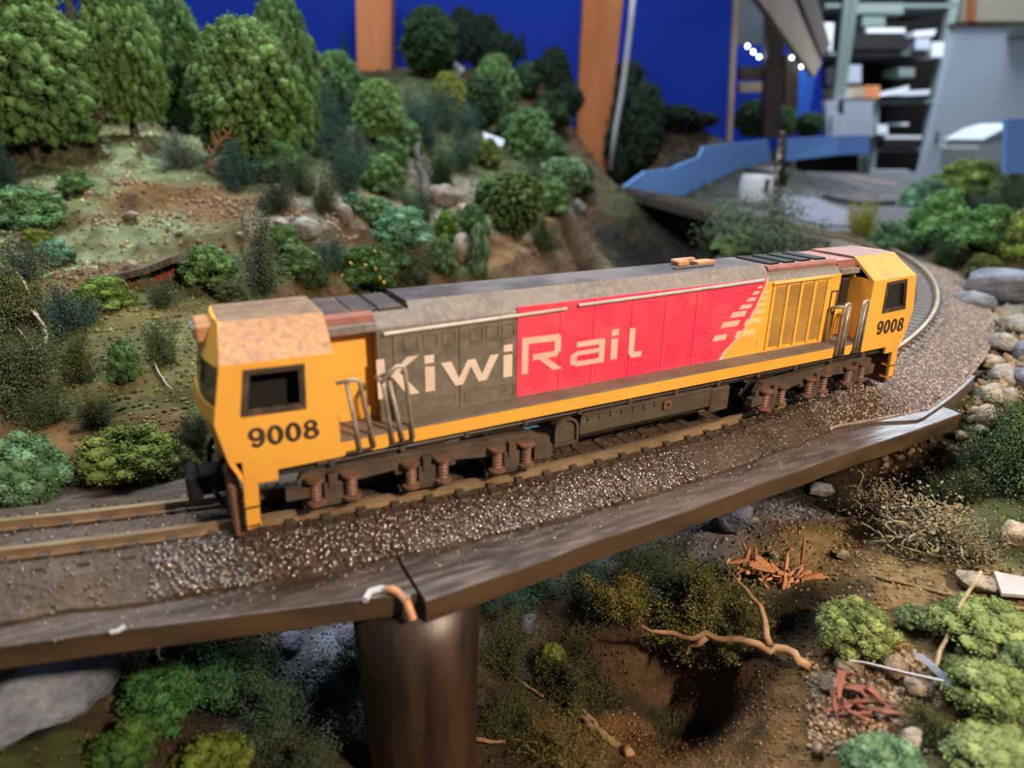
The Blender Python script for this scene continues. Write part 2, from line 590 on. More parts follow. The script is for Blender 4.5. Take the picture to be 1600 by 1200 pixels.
def wisp_bush(name, n=7000, stems=34):
    """open bush of fine fibres and crumbs on thin stems"""
    parts = []
    ends = []
    for k in range(stems):
        az, el = rng.uniform(0, 6.28), rng.uniform(.25, 1.45)
        L_ = rng.uniform(.35, .95)
        p = np.array([rng.normal(scale=.07), rng.normal(scale=.07), 0])
        d = np.array([math.cos(az) * math.cos(el) * .6, math.sin(az) * math.cos(el) * .6, math.sin(el)])
        pts = [p]
        for q in range(5):
            d = d + rng.normal(scale=.16, size=3)
            pts.append(pts[-1] + d / np.linalg.norm(d) * L_ / 5)
        pts = np.array(pts)
        m = M().tube(pts, .011, 4, .004)
        F = np.array([[f[0], f[i], f[i + 1]] for f in m.f for i in range(1, len(f) - 1)])
        parts.append((np.array(m.v), F, np.full(len(m.v), .45)))
        ends.append(pts[2:])
    E = np.concatenate(ends)
    c = E[rng.integers(0, len(E), n)] + rng.normal(scale=.075, size=(n, 3))
    c[:, 2] = np.abs(c[:, 2])
    t = np.clip(.4 + .27 * rng.normal(size=n), 0, 1)
    g = scatter(OCT * [1, .38, .38], OCTF, c, rng.uniform(.010, .032, n), .3)
    parts.append((g[0], g[1], np.repeat(t, 6)))
    V, F, T = join(parts)
    V[:, :2] *= .5 / np.percentile(np.hypot(V[:, 0], V[:, 1]), 98)
    V[:, 2] /= np.percentile(V[:, 2], 99)
    return mesh_np(name, V, F, M_fol, T)


TREES = [clump_tree('clump_crown', 1000, 'dome', 1.0, grains=30), clump_tree('clump_crown', 950, 'dome', 1.08, grains=30)]
BALLS = [clump_tree('round_crown', 520, 'ball', 1.25, grains=16), clump_tree('round_crown', 480, 'ball', 1.25, grains=16)]
CONES = [clump_tree('cone_crown', 600, 'cone', 1.25, grains=10), clump_tree('cone_crown', 160, 'cone', .8, grains=6)]
BUSH = [foam_bush('foam_bush') for k in range(5)]
FINE = [foam_bush('fine_foam_bush', 150, 110, .72) for k in range(2)]
def tangle(name, n=70):
    """dry scrub: many curly bare twiglets"""
    parts = []
    for k in range(n):
        p = np.array([rng.normal(scale=.16), rng.normal(scale=.16), rng.uniform(0, .3)])
        d = rng.normal(size=3) * [1, 1, .6] + [0, 0, .35]
        d /= np.linalg.norm(d)
        pts = [p]
        for q in range(7):
            d = d + rng.normal(scale=.55, size=3)
            d /= np.linalg.norm(d)
            pts.append(pts[-1] + d * .075)
        pts = np.array(pts)
        pts[:, 2] = np.abs(pts[:, 2])
        m = M().tube(pts, rng.uniform(.010, .022), 4, .006)
        F = np.array([[f[0], f[i], f[i + 1]] for f in m.f for i in range(1, len(f) - 1)])
        parts.append((np.array(m.v), F, np.full(len(m.v), rng.uniform(0, 1))))
    c = rng.normal(scale=.2, size=(900, 3)) + [0, 0, .25]
    c[:, 2] = np.abs(c[:, 2])
    g = scatter(OCT, OCTF, c, rng.uniform(.008, .022, 900), .5)
    parts.append((g[0], g[1], np.repeat(rng.uniform(0, 1, 900), 6)))
    V, F, T = join(parts)
    V[:, :2] *= .5 / np.percentile(np.hypot(V[:, 0], V[:, 1]), 97)
    V[:, 2] /= np.percentile(V[:, 2], 98)
    return mesh_np(name, V, F, M_fol, T)


TANGLE = [tangle('dead_scrub') for k in range(2)]
WISP = [wisp_bush('wispy_bush') for k in range(4)]


def rock_mesh(seed, cuts=9, sub=3):
    r = np.random.default_rng(seed)
    V = ICO3.copy()
    for k in range(cuts):
        n = r.normal(size=3)
        n /= np.linalg.norm(n)
        d = r.uniform(.45, .8)
        h = V @ n
        V = V - np.where(h > d, h - d, 0)[:, None] * n * .92
    V = V * (1 + .13 * fbm(ICO3 * 2.2, seed, 3))[:, None]
    V /= np.abs(V).max(0)
    return mesh_np('rock', V, ICOF3, M_rock)


ROCKS = [rock_mesh(s) for s in (3, 5, 8, 13, 21, 34)]

# ============================================================ track path
RC, TC = 69.2, np.array([-2.0, 70.1])
H0, H1, H2 = math.radians(-24), math.radians(52), math.radians(72)
R2 = 20.0


def path(s):
    """centre line point and heading at arc length s (0 = under the locomotive's middle)"""
    h = s / RC
    if h <= H1:
        return TC + RC * np.array([math.sin(h), -math.cos(h)]), h
    e1 = TC + RC * np.array([math.sin(H1), -math.cos(H1)])
    c2 = e1 + R2 * np.array([-math.sin(H1), math.cos(H1)])
    h2 = H1 + (s - H1 * RC) / R2
    if h2 <= H2:
        return c2 + R2 * np.array([math.sin(h2), -math.cos(h2)]), h2
    e2 = c2 + R2 * np.array([math.sin(H2), -math.cos(H2)])
    rest = s - H1 * RC - (H2 - H1) * R2
    return e2 + rest * np.array([math.cos(H2), math.sin(H2)]), H2


S0, SB = H0 * RC, H1 * RC + (H2 - H1) * R2
S1 = SB + 112


def off(s, r, z):
    """point at arc length s, r to the outside (towards the camera), height z"""
    p, h = path(s)
    return (p[0] + r * math.sin(h), p[1] - r * math.cos(h), z)


PATHPTS = np.array([path(s)[0] for s in np.linspace(S0 - 6, S1, 240)])
PATHS = np.linspace(S0 - 6, S1, 240)


# ============================================================ terrain
CT = {'G': (.250, .290, .165), 'D': (.205, .118, .055), 'W': (.065, .045, .028), 'R': (.25, .225, .19), 'P': (.20, .20, .27), 'K': (.014, .013, .010),  # K is near-black ground, the shade of hollows painted into the colour
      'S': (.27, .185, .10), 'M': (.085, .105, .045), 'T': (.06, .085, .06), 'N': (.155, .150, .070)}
ctrl = []


def cd(px, py, d, t):
    ctrl.append((*at(px, py, d), t))


def cz(px, py, z, t):
    ctrl.append((*atz(px, py, z), t))


def cdz(px, d, z, t):
    p = at(px, 300, d)
    ctrl.append((p[0], p[1], z, t))


for a in [(60, 690, 21.7, 'D'), (200, 680, 22.5, 'D'), (310, 690, 23, 'M'), (-90, 700, 21, 'D'), (100, 600, 25, 'N'), (250, 600, 25.5, 'N'), (20, 560, 26, 'M'),
          (250, 480, 30.5, 'N'), (60, 480, 30, 'M'), (160, 436, 33.5, 'D'), (110, 418, 37, 'G'), (300, 415, 36, 'M'), (230, 350, 42, 'G'), (220, 322, 44, 'D'), (100, 340, 43, 'G'),
          (330, 320, 45, 'D'), (200, 290, 47, 'G'), (150, 240, 53, 'G'), (280, 255, 53, 'G'), (50, 215, 56, 'D'), (-100, 205, 57, 'M'), (-120, 480, 30, 'M'), (180, 212, 57, 'G'),
          (420, 440, 36, 'M'), (470, 340, 45, 'R'), (540, 325, 49, 'R'), (420, 290, 51, 'N'), (100, 185, 74, 'W'), (250, 180, 74, 'W'), (420, 215, 70, 'W'),
          (560, 265, 72, 'M'), (-150, 185, 78, 'W'), (300, 130, 110, 'W'), (100, 130, 110, 'W'), (520, 165, 100, 'W'), (600, 150, 130, 'M'), (660, 118, 150, 'M'),
          (720, 108, 156, 'W'), (560, 118, 150, 'W'), (300, 105, 160, 'W'), (0, 100, 160, 'W'), (-200, 150, 120, 'W'),
          (640, 300, 66, 'M'), (600, 410, 45, 'M'), (690, 290, 72, 'R'), (715, 350, 60, 'R'), (700, 420, 49, 'M'), (760, 270, 86, 'M'), (850, 415, 58, 'D'), (800, 400, 56, 'D'),
          (865, 350, 70, 'D'), (895, 330, 78, 'R'), (880, 290, 95, 'M'), (800, 210, 120, 'M'), (850, 150, 150, 'W'), (900, 135, 158, 'K'), (700, 190, 100, 'M'), (700, 145, 130, 'M'),
          (905, 268, 140, 'M'), (960, 268, 152, 'M'), (1010, 262, 152, 'K'), (1070, 240, 163, 'K'), (1130, 225, 170, 'K'),
          (1000, 180, 170, 'K'), (1100, 200, 172, 'K')]:
    cd(*a)
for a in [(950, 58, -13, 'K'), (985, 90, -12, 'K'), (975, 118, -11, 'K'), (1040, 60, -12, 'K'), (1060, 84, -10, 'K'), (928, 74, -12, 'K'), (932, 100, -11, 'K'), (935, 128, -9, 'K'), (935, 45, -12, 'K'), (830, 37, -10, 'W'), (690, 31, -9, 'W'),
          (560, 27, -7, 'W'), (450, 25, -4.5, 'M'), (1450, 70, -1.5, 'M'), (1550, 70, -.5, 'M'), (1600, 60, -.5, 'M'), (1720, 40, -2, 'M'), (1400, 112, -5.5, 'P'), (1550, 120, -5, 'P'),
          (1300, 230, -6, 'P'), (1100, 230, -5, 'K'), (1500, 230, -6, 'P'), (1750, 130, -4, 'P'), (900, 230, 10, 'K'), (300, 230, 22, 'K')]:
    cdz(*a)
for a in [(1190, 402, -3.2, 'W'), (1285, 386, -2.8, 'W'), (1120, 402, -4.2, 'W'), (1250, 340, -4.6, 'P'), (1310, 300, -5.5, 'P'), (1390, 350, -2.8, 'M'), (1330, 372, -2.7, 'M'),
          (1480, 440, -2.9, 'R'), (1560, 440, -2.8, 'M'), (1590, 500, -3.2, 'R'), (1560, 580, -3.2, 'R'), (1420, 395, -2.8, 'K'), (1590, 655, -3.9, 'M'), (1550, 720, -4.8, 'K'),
          (1590, 830, -5.2, 'M'), (1720, 800, -4.6, 'M'), (1440, 760, -6.6, 'W'), (1335, 790, -8.6, 'K'), (1250, 850, -7, 'S'), (1180, 800, -7.6, 'P'), (1100, 830, -8.2, 'P'),  # P points: bluish shadow of the deck painted into the ground
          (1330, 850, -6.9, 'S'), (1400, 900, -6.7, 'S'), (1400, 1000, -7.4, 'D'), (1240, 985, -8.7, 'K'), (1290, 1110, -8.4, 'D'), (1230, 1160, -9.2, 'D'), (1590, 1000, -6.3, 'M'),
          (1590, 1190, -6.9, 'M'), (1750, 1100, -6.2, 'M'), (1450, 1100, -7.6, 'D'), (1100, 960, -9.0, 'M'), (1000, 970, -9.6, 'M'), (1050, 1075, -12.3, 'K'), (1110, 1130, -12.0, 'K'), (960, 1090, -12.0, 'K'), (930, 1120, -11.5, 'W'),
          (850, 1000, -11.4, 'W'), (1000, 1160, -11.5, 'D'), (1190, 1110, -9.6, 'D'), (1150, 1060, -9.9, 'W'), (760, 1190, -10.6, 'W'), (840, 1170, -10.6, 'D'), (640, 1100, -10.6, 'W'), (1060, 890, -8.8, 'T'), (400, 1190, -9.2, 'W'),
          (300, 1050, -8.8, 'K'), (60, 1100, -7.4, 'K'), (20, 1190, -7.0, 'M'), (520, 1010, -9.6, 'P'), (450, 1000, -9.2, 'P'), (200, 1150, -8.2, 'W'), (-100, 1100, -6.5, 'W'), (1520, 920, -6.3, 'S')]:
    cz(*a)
for a in [(-20, 5.4, -4.6, 'W'), (-15, 5.6, -6.0, 'W'), (-10, 7, -8.6, 'W'), (-5, 8, -10.5, 'K'), (5, 6, -10.5, 'K'), (12, 4.5, -8.6, 'K'), (17, 4, -5.5, 'K'), (-26, 7, -3.6, 'D'), (-26, -2, -6, 'W'),
          (0, -22, -11, 'W'), (-15, -22, -8, 'W'), (-30, -10, -6, 'W'), (-45, 25, -1, 'D'), (-45, 70, 9, 'M'), (60, -10, -3, 'M'), (90, 20, -3, 'P'), (30, -22, -7, 'W'), (-60, 150, 16, 'W')]:
    ctrl.append(a)
CP = np.array([c[:2] for c in ctrl])
CZ = np.array([c[2] for c in ctrl])
CC = np.array([CT[c[3]] for c in ctrl])


def _kern(A, B):
    d = np.sqrt(((A[:, None] - B[None]) ** 2).sum(-1))
    return -d


_K = _kern(CP, CP)
_n = len(CP)
_A = np.zeros((_n + 3, _n + 3))
_A[:_n, :_n] = _K - np.eye(_n) * .25
_A[:_n, _n] = 1
_A[:_n, _n + 1:] = CP
_A[_n:, :_n] = _A[:_n, _n:].T
_w = np.linalg.solve(_A, np.concatenate([CZ, np.zeros(3)]))


def terrain(XY):
    XY = np.atleast_2d(np.asarray(XY, float))
    z = np.concatenate([_kern(c, CP) @ _w[:_n] for c in np.array_split(XY, max(1, len(XY) // 20000))]) + _w[_n] + XY @ _w[_n + 1:]
    P = np.column_stack([XY, np.zeros(len(XY))])
    d = np.hypot(XY[:, 0] - CAM[0], XY[:, 1] - CAM[1])
    amp = np.clip(d / 40, .55, 1.6)
    z = z + amp * (.38 * fbm(P / 5.0 + 3.1, 1, 3) + .22 * np.abs(fbm(P / 1.7, 5, 2)) - .12 + .05 * fbm(P / .45, 9, 2))
    z = z + amp * .30 * (np.abs(fbm(P / np.array([6.0, 2.4, 1]) + 7.7, 21, 2)) - .4)
    # broken ledges across the slope
    hilly = np.clip((d - 34) / 8, 0, 1) * np.clip((z + 3) / 2, 0, 1) * np.clip((40 - XY[:, 0]) / 20, 0, 1)
    tt = z / 1.9 + .7 * fbm(P / 7.0 + 2.2, 71, 3)
    fr = tt - np.floor(tt)
    z = z + hilly * 1.9 * .80 * (fr * fr * fr * (fr * (6 * fr - 15) + 10) - fr)
    # keep clear of the track bed
    dist = np.full(len(XY), 1e9)
    si = np.zeros(len(XY), int)
    for c0 in range(0, len(XY), 20000):
        dd = ((XY[c0:c0 + 20000, None] - PATHPTS[None]) ** 2).sum(-1)
        si[c0:c0 + 20000] = dd.argmin(1)
        dist[c0:c0 + 20000] = np.sqrt(dd.min(1))
    ss = PATHS[si]
    lim = np.where(ss < 19, -4.0, np.where(ss < SB - 1, -2.85, -2.85))
    wid = np.where(ss < 19, 4.6, np.where(ss < SB - 1, 4.4, 3.4))
    over = np.clip((dist - wid) / 1.2, 0, 50)
    return np.minimum(z, lim + over * 1.6)


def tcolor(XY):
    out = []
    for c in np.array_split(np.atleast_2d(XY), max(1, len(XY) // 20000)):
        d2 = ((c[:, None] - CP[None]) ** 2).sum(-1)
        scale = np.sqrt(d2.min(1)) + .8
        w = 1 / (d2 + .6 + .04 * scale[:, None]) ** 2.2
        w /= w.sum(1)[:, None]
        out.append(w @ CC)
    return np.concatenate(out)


NA, ND = 640, 420
ang = np.radians(np.concatenate([np.linspace(-60, -16, 90, endpoint=False), np.linspace(-16, 78, 500, endpoint=False), np.linspace(78, 115, 50)]))
dist_ = 7.0 * (270 / 7.0) ** np.linspace(0, 1, ND)
AA, DD = np.meshgrid(ang, dist_)
XY = np.column_stack([(CAM[0] + DD * np.sin(AA)).ravel(), (CAM[1] + DD * np.cos(AA)).ravel()])
TZ = terrain(XY)
TV = np.column_stack([XY, TZ])
ii = np.arange(NA * ND).reshape(ND, NA)
TF = np.stack([ii[:-1, :-1], ii[:-1, 1:], ii[1:, 1:], ii[1:, :-1]], -1).reshape(-1, 4)
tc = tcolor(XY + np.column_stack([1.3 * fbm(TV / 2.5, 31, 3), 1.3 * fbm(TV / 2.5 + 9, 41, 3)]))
# bare soil shows where the slope is broken
gy, gx = np.gradient(TZ.reshape(ND, NA))
dx = DD * np.gradient(ang)[None, :]
dy = DD * math.log(270 / 7.0) / (ND - 1)
slope = np.sqrt((gx / dx) ** 2 + (gy / dy) ** 2).ravel()
k = np.clip((slope - .60) / .5, 0, 1)[:, None] * .80
tc = tc * (1 - k) + k * np.array([.120, .070, .042])
patch = np.clip((fbm(TV / 3.0 + 50, 61, 4) - .25) * 2.2, 0, 1)[:, None] * .45
tc = tc * (1 - patch) + patch * np.minimum(tc * 1.0, 1) * np.array([1.25, .85, .62])
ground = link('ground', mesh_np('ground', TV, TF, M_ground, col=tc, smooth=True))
ground['kind'] = 'structure'
# flock sprinkled on the ground
idx = rng.integers(0, len(TV), 46000)
idx = idx[(TV[idx, 2] > -13) & ~((dist_[idx // NA] > 85) & (np.degrees(ang[idx % NA]) > 42))]
nearsoil = rng.integers(0, len(TV), 150000)
nearsoil = nearsoil[(dist_[nearsoil // NA] < 40) & (np.degrees(ang[nearsoil % NA]) > -8)]
idx = np.concatenate([idx, nearsoil[:42000]])
base = TV[idx] + rng.normal(scale=.02, size=(len(idx), 3))
dd = np.hypot(base[:, 0] - CAM[0], base[:, 1] - CAM[1])
pd = np.sqrt(np.stack([((base[c:c + 5000, None, :2] - PATHPTS[None]) ** 2).sum(-1).min(1) for c in range(0, len(base), 5000)], 0).ravel()) if False else None
Vt, Ft = scatter(TET, TETF, base, dd * rng.uniform(.0012, .0040, len(base)), .5)
ct = np.repeat(tc[idx] * rng.uniform(.65, 1.4, (len(idx), 1)) * np.where(rng.random((len(idx), 1)) < .5, np.array([[.92, 1.06, .85]]), np.array([[1.06, .97, .86]])), 4, 0)
turf = link('turf', mesh_np('turf', Vt, Ft, M_turf, np.repeat(rng.uniform(0, 1, len(idx)), 4), ct))
turf.parent = ground
turf['kind'] = 'stuff'


def hit(px, py, t0=8, t1=300):
    """where the line of sight px,py meets the ground"""
    v = ray(px, py)
    v = v / np.linalg.norm(v)
    t = t0 * (t1 / t0) ** np.linspace(0, 1, 500)
    P = CAM + t[:, None] * v
    below = P[:, 2] < terrain(P[:, :2])
    k = np.argmax(below) if below.any() else len(t) - 1
    a, b = t[max(k - 1, 0)], t[k]
    tt = np.linspace(a, b, 12)
    P = CAM + tt[:, None] * v
    below = P[:, 2] < terrain(P[:, :2])
    k = np.argmax(below) if below.any() else len(tt) - 1
    return P[k]


def depth(P):
    return float((np.asarray(P) - CAM) @ AX_W)


# ============================================================ room behind
FR = np.array([AX_R[0], AX_R[1], 0]) / math.hypot(AX_R[0], AX_R[1])


def plate_on(m, pix, P0, N, th):
    """polygon seen through pixels pix, lying on the vertical plane (P0, N), thickened by th behind it"""
    N = np.asarray(N, float) / np.linalg.norm(N)
    pts = []
    for x, y in pix:
        v = ray(x, y)
        pts.append(CAM + v * (((P0 - CAM) @ N) / (v @ N)))
    tri = tessellate_polygon([[Vector(p) for p in pts]])
    n = len(pts)
    if N @ FWD < 0:
        N = -N
    V = pts + [p + N * th for p in pts]
    F = [list(t) for t in tri] + [[i + n for i in t[::-1]] for t in tri] + [[i, (i + 1) % n, n + (i + 1) % n, n + i] for i in range(n)]
    return m.add(V, F)


def slab(m, pts, th, dirv=None):
    """flat polygon given by points, thickened by th away from the camera"""
    d = (FWD if dirv is None else np.asarray(dirv)) * th
    return m.hexa([np.array(p) for p in pts], [np.array(p) + d for p in pts])


m = slab(M(), [at(-260, 420, 182), at(1139, 420, 182), at(1152, -260, 182), at(-260, -260, 182)], 1.2)
wb = m.build('wall_back', M_bluewall)
wb['kind'] = 'structure'
m = slab(M(), [at(1137, 222, 180.5), at(1144, 222, 180.5), at(1157, -60, 180.5), at(1150, -60, 180.5)], 2.6)
m.build('trim_1', M_woodl)['kind'] = 'structure'
m = slab(M(), [at(900, 700, 560), at(2200, 700, 560), at(2200, -500, 560), at(900, -500, 560)], 3)
m.build('wall_far', M_brownwall)['kind'] = 'structure'
m = slab(M(), [at(1130, 235, 320), at(1285, 235, 320), at(1285, 70, 320), at(1130, 70, 320)], 1.5)
m.build('wall_aisle', M_bluewall)['kind'] = 'structure'
fl = M().box(-250, 700, -150, 700, -104, -100).build('floor', M_yard)
fl['kind'] = 'structure'

# timber posts
for (tl, tr, bl, br, dt, db, lab) in [((914, -40), (978, -40), (898, 268), (946, 268), 158, 168, 'orange pine post with four screws beside the grey cable'),
                                      ((555, -40), (611, -40), (559, 150), (610, 150), 170, 172, 'reddish brown timber post behind the hilltop trees, left of the other post')]:
    b0, b1 = at(*bl, db), at(*br, db)
    t0, t1 = at(*tl, dt), at(*tr, dt)
    e = thing('timber_post', lab, 'post', b0, 'timber posts before the backdrop')
    m = M()
    d = FWD * 5
    m.hexa([b0, b1, b1 + d, b0 + d], [t0, t1, t1 + d, t0 + d])
    m.build('shaft', M_wood, e)
    if br[0] > 900:
        for sx, sy in ((920, 46), (914, 115), (909, 184), (905, 248)):
            q = dt + (db - dt) * (sy + 40) / 308
            c = at(sx, sy, q - .1)
            M().cyl(c + FWD * .6, c - FWD * .15, .42, 10).build('screw', M_woodd, e)
m = M().tube([at(x, y, 157) for x, y in ((992, -40), (985, 40), (974, 130), (962, 200), (953, 266))], .62, 8)
tag(m.build('cable', M_cable, None, at(953, 266, 157), True), 'grey cable hanging down beside the orange pine post', 'cable')

# back bridge: plank wall under the straight track
bw = thing('trestle_wall', 'dark plank wall under the far bridge in the gully', 'wall', off(SB + 8, 2.3, -16))
k = 0
s = SB + 2
while s < S1 - 2:
    w_ = 4.4
    p0, p1 = np.array(off(s, 2.5 + .12 * (k % 2), 0)), np.array(off(s + w_ - .25, 2.5 + .12 * (k % 2), 0))
    q0, q1 = np.array(off(s, 2.0, 0)), np.array(off(s + w_ - .25, 2.0, 0))
    lo, hi = np.array([0, 0, -17.]), np.array([0, 0, -3.6])
    M().hexa([p0 + lo, p1 + lo, q1 + lo, q0 + lo], [p0 + hi, p1 + hi, q1 + hi, q0 + hi]).build('plank', M_darkplank, bw)
    s += w_
    k += 1
bb = thing('far_bridge', 'dark grey bridge deck carrying the track over the gully', 'bridge', off(SB + 4, 0, -3.6))


def strip(m, s0, s1, n, prof):
    """sweep an (r,z) profile along the path"""
    rings = []
    for s in np.linspace(s0, s1, n):
        rings.append([off(s, r, z) for r, z in prof])
    return m.loft(rings)


M_dkgrey = mat('bridge_grey', (.075, .075, .08), .5, (.045, .043, .045), .4, .4, .7)
strip(M(), SB - 1, S1, 8, [(2.7, -3.5), (2.7, -2.5), (-2.7, -2.5), (-2.7, -3.5)]).build('deck_beam', M_dkgrey, bb)
strip(M(), SB - 1, S1, 8, [(2.95, -3.7), (2.95, -2.25), (2.72, -2.25), (2.72, -3.7)]).build('edge_beam', M_board, bb)
strip(M(), SB - 1, S1, 8, [(-2.72, -3.7), (-2.72, -2.25), (-2.95, -2.25), (-2.95, -3.7)]).build('edge_beam', M_board, bb)

# ============================================================ track
tr = thing('railway_track', 'narrow gauge track curving under the locomotive and round to the far bridge', 'track', off(0, 0, -2.4))
RAILP = [(-.07, 0), (-.07, .05), (.07, .05), (.07, 0)]


def railprof(c):
    return [(c - .16, -2.14), (c - .16, -2.09), (c - .05, -2.05), (c - .05, -1.95), (c - .09, -1.92), (c - .09, -1.85), (c + .09, -1.85),
            (c + .09, -1.92), (c + .05, -1.95), (c + .05, -2.05), (c + .16, -2.09), (c + .16, -2.14)]


for c in (.8, -.8):
    m = M()
    strip(m, S0 - 5, S1, 150, railprof(c))
    n = 12
    for i, f in enumerate(m.f):
        if len(f) == 4 and (min(f) % n == 5 and (max(f) - n) % n == 6):
            m.mi[i] = 1
    m.build('rail', [M_rail, M_railtop], tr)
m = M()
m.bbox(-.17, .17, -1.5, 1.5, -.17, 0, .03)
for y in (-.8, .8):
    for sg in (-1, 1):
        m.box(-.13, .13, y + sg * .2 - .10, y + sg * .2 + .10, -.01, .10)
sl_me = m.mesh('sleeper', M_sleeper)
s = S0 - 4
tro = ORIG[tr.name]
while s < S1 - .5:
    p, h = path(s)
    link('sleeper', sl_me, tr, (p[0] - tro[0], p[1] - tro[1], -2.13 - tro[2]), (0, 0, h + rng.normal(scale=.012)), (1, 1, 1))
    s += 1.02
# ballast bed: one swept body, wider on the gravel shelf to the right


def bedr(s):
    return 2.62 + 1.6 * min(max((s - 11) / 5, 0), 1)


m = M()
rings = []
for s in np.linspace(S0 - 5, SB + .5, 110):
    R_ = bedr(s) + .08 * math.sin(s * 1.7) + .05 * math.sin(s * 4.1)
    rings.append([off(s, r, z) for r, z in ((R_, -2.95), (R_, -2.80), (R_ - .12, -2.74), (1.75, -2.32), (1.4, -2.2), (0, -2.19), (-1.3, -2.2), (-1.9, -2.28), (-3.2, -2.75), (-3.2, -2.95))])
m.loft(rings)
m.build('ballast_bed', M_ballast, tr)


def bedz(r, R_):
    return np.interp(r, [-3.2, -1.9, -1.3, 1.4, 1.75, R_ - .12, R_, R_ + .5], [-2.75, -2.28, -2.2, -2.2, -2.32, -2.74, -2.80, -2.9])


def sprinkle(n, s0, s1, r0, r1, rad, dens=None):
    S = rng.uniform(s0, s1, n)
    Rr = rng.uniform(r0, r1, n)
    C = []
    for s, r in zip(S, Rr):
        R_ = bedr(s)
        r = min(r, R_ - .02)
        x, y, _ = off(s, r, 0)
        C.append((x, y, bedz(r, R_) + .015))
    return np.array(C), rng.uniform(rad[0], rad[1], n)


C1, R1 = sprinkle(3600, -14, 3, .95, 2.65, (.05, .105))
C1b, R1b = sprinkle(1100, 3, 13, .95, 3.0, (.03, .06))
C1, R1 = np.concatenate([C1, C1b]), np.concatenate([R1, R1b])
C2, R2_ = sprinkle(520, -29, -13, .95, 2.6, (.03, .06))
C3, R3_ = sprinkle(2600, -29, 14, -1.9, .72, (.03, .06))
C = np.concatenate([C1, C2, C3])
Rr = np.concatenate([R1, R2_, R3_])
# every grain lies on the bed with its own small tilt
rad_ = C[:, :2] - TC
rl = np.hypot(rad_[:, 0], rad_[:, 1])
rad_ = rad_ / rl[:, None]
tilt = np.where(rl - RC > 1.30, .72, np.where(rl - RC > -1.4, .05, -.4))
Nn = np.column_stack([rad_ * np.sin(tilt)[:, None], np.cos(tilt)]) + rng.normal(scale=.28, size=C.shape)
Nn /= np.linalg.norm(Nn, axis=1)[:, None]
Tx = np.cross(Nn, rng.normal(size=C.shape))
Tx /= np.linalg.norm(Tx, axis=1)[:, None]
Ty = np.cross(Nn, Tx)
PEB = np.array([(1, 0, 0), (.45, .8, .05), (-.5, .75, 0), (-1, 0, .05), (-.4, -.8, 0), (.5, -.8, 0), (.45, .1, .5), (-.25, .38, .52), (-.2, -.42, .48)], float)
PEBF = np.array([(6, 7, 8), (0, 1, 6), (1, 2, 7), (1, 7, 6), (2, 3, 7), (3, 8, 7), (3, 4, 8), (4, 5, 8), (5, 6, 8), (5, 0, 6)])
Sg = Rr[:, None, None] * 1.15 * (1 + .3 * rng.uniform(-1, 1, (len(C), 1, 3)))
V = np.einsum('nij,nkj->nki', np.stack([Tx, Ty, Nn], 2), PEB[None] * Sg) + C[:, None]
V = V.reshape(-1, 3)
F = (PEBF[None] + (np.arange(len(C)) * 9)[:, None, None]).reshape(-1, 3)
g = link('ballast_grain', mesh_np('ballast_grain', V - tro, F, M_grain, np.repeat(rng.beta(2, 3, len(C)), 9)), tr)
tag(g, 'wet-looking brown stone grains', kind='stuff')
C, Rr = sprinkle(9000, 10.5, 56, .95, 4.4, (.035, .085))
C4, R4 = sprinkle(2500, 14, 80, -2.4, .7, (.03, .06))
C = np.concatenate([C, C4])
Rr = np.concatenate([Rr, R4])
V, F = scatter(OCT, OCTF, C, Rr, .35)
g = link('gravel_grain', mesh_np('gravel_grain', V - tro, F, M_graveld, np.repeat(rng.beta(2, 2, len(C)), 6)), tr)
tag(g, 'dry pinkish grey gravel grains', kind='stuff')

# stray grains on the bare boards
S = rng.uniform(-24, 13, 520)
Rs_ = 2.65 + np.abs(rng.normal(scale=.45, size=520))
C = np.array([(*off(a, b, 0)[:2], -2.90) for a, b in zip(S, Rs_) if b < 3.6])
V, F = scatter(OCT, OCTF, C, rng.uniform(.015, .045, len(C)), .4)
g = link('stray_grain', mesh_np('stray_grain', V - tro, F, M_graveld, np.repeat(rng.beta(2, 2, len(C)), 6)), tr)
tag(g, 'stray tan grains strewn on the bare boards', kind='stuff')

# ============================================================ viaduct deck and pier
dk = thing('viaduct_deck', 'black painted board deck under the track, its front edge worn brown', 'deck', (-3, 1, -3.6))


def board(front, depth_, z0, z1):
    """board with a softened front edge: front = polyline of (x,y), depth_ to the back"""
    m = M()
    rings = []
    for x, y in front:
        b = y + depth_
        rings.append([(x, b, z0), (x, b, z1), (x, y + .06, z1), (x, y + .015, z1 - .02), (x, y, z1 - .06), (x, y, z0 + .04), (x, y + .05, z0)])
    m.loft(rings)
    n = 7
    for i, f in enumerate(m.f):
        if len(f) == 4 and min(f) % n in (3, 4, 5) and (max(f)) - min(f) >= n:
            m.mi[i] = 1
    return m


def edge_line(p0, p1, n, wob):
    return [(p0[0] + (p1[0] - p0[0]) * t, p0[1] + (p1[1] - p0[1]) * t + wob * float(vnoise(np.array([[t * 14, wob * 50, 0]]))[0])) for t in np.linspace(0, 1, n)]


board(edge_line((-30, 2.45), (-10.15, -2.95), 40, .05), 8.4, -3.62, -2.92).build('left_board', [M_board, M_boardedge], dk)
board(edge_line((-10.05, -3.42), (16.0, -2.20), 50, .07), 8.6, -3.66, -2.92).build('right_board', [M_board, M_boardedge], dk)
strip(M(), S0 - 5, 15, 60, [(2.45, -2.93), (2.45, -2.84), (2.3, -2.80), (-3.1, -2.74), (-3.1, -2.93)]).build('road_bed', M_board, dk)
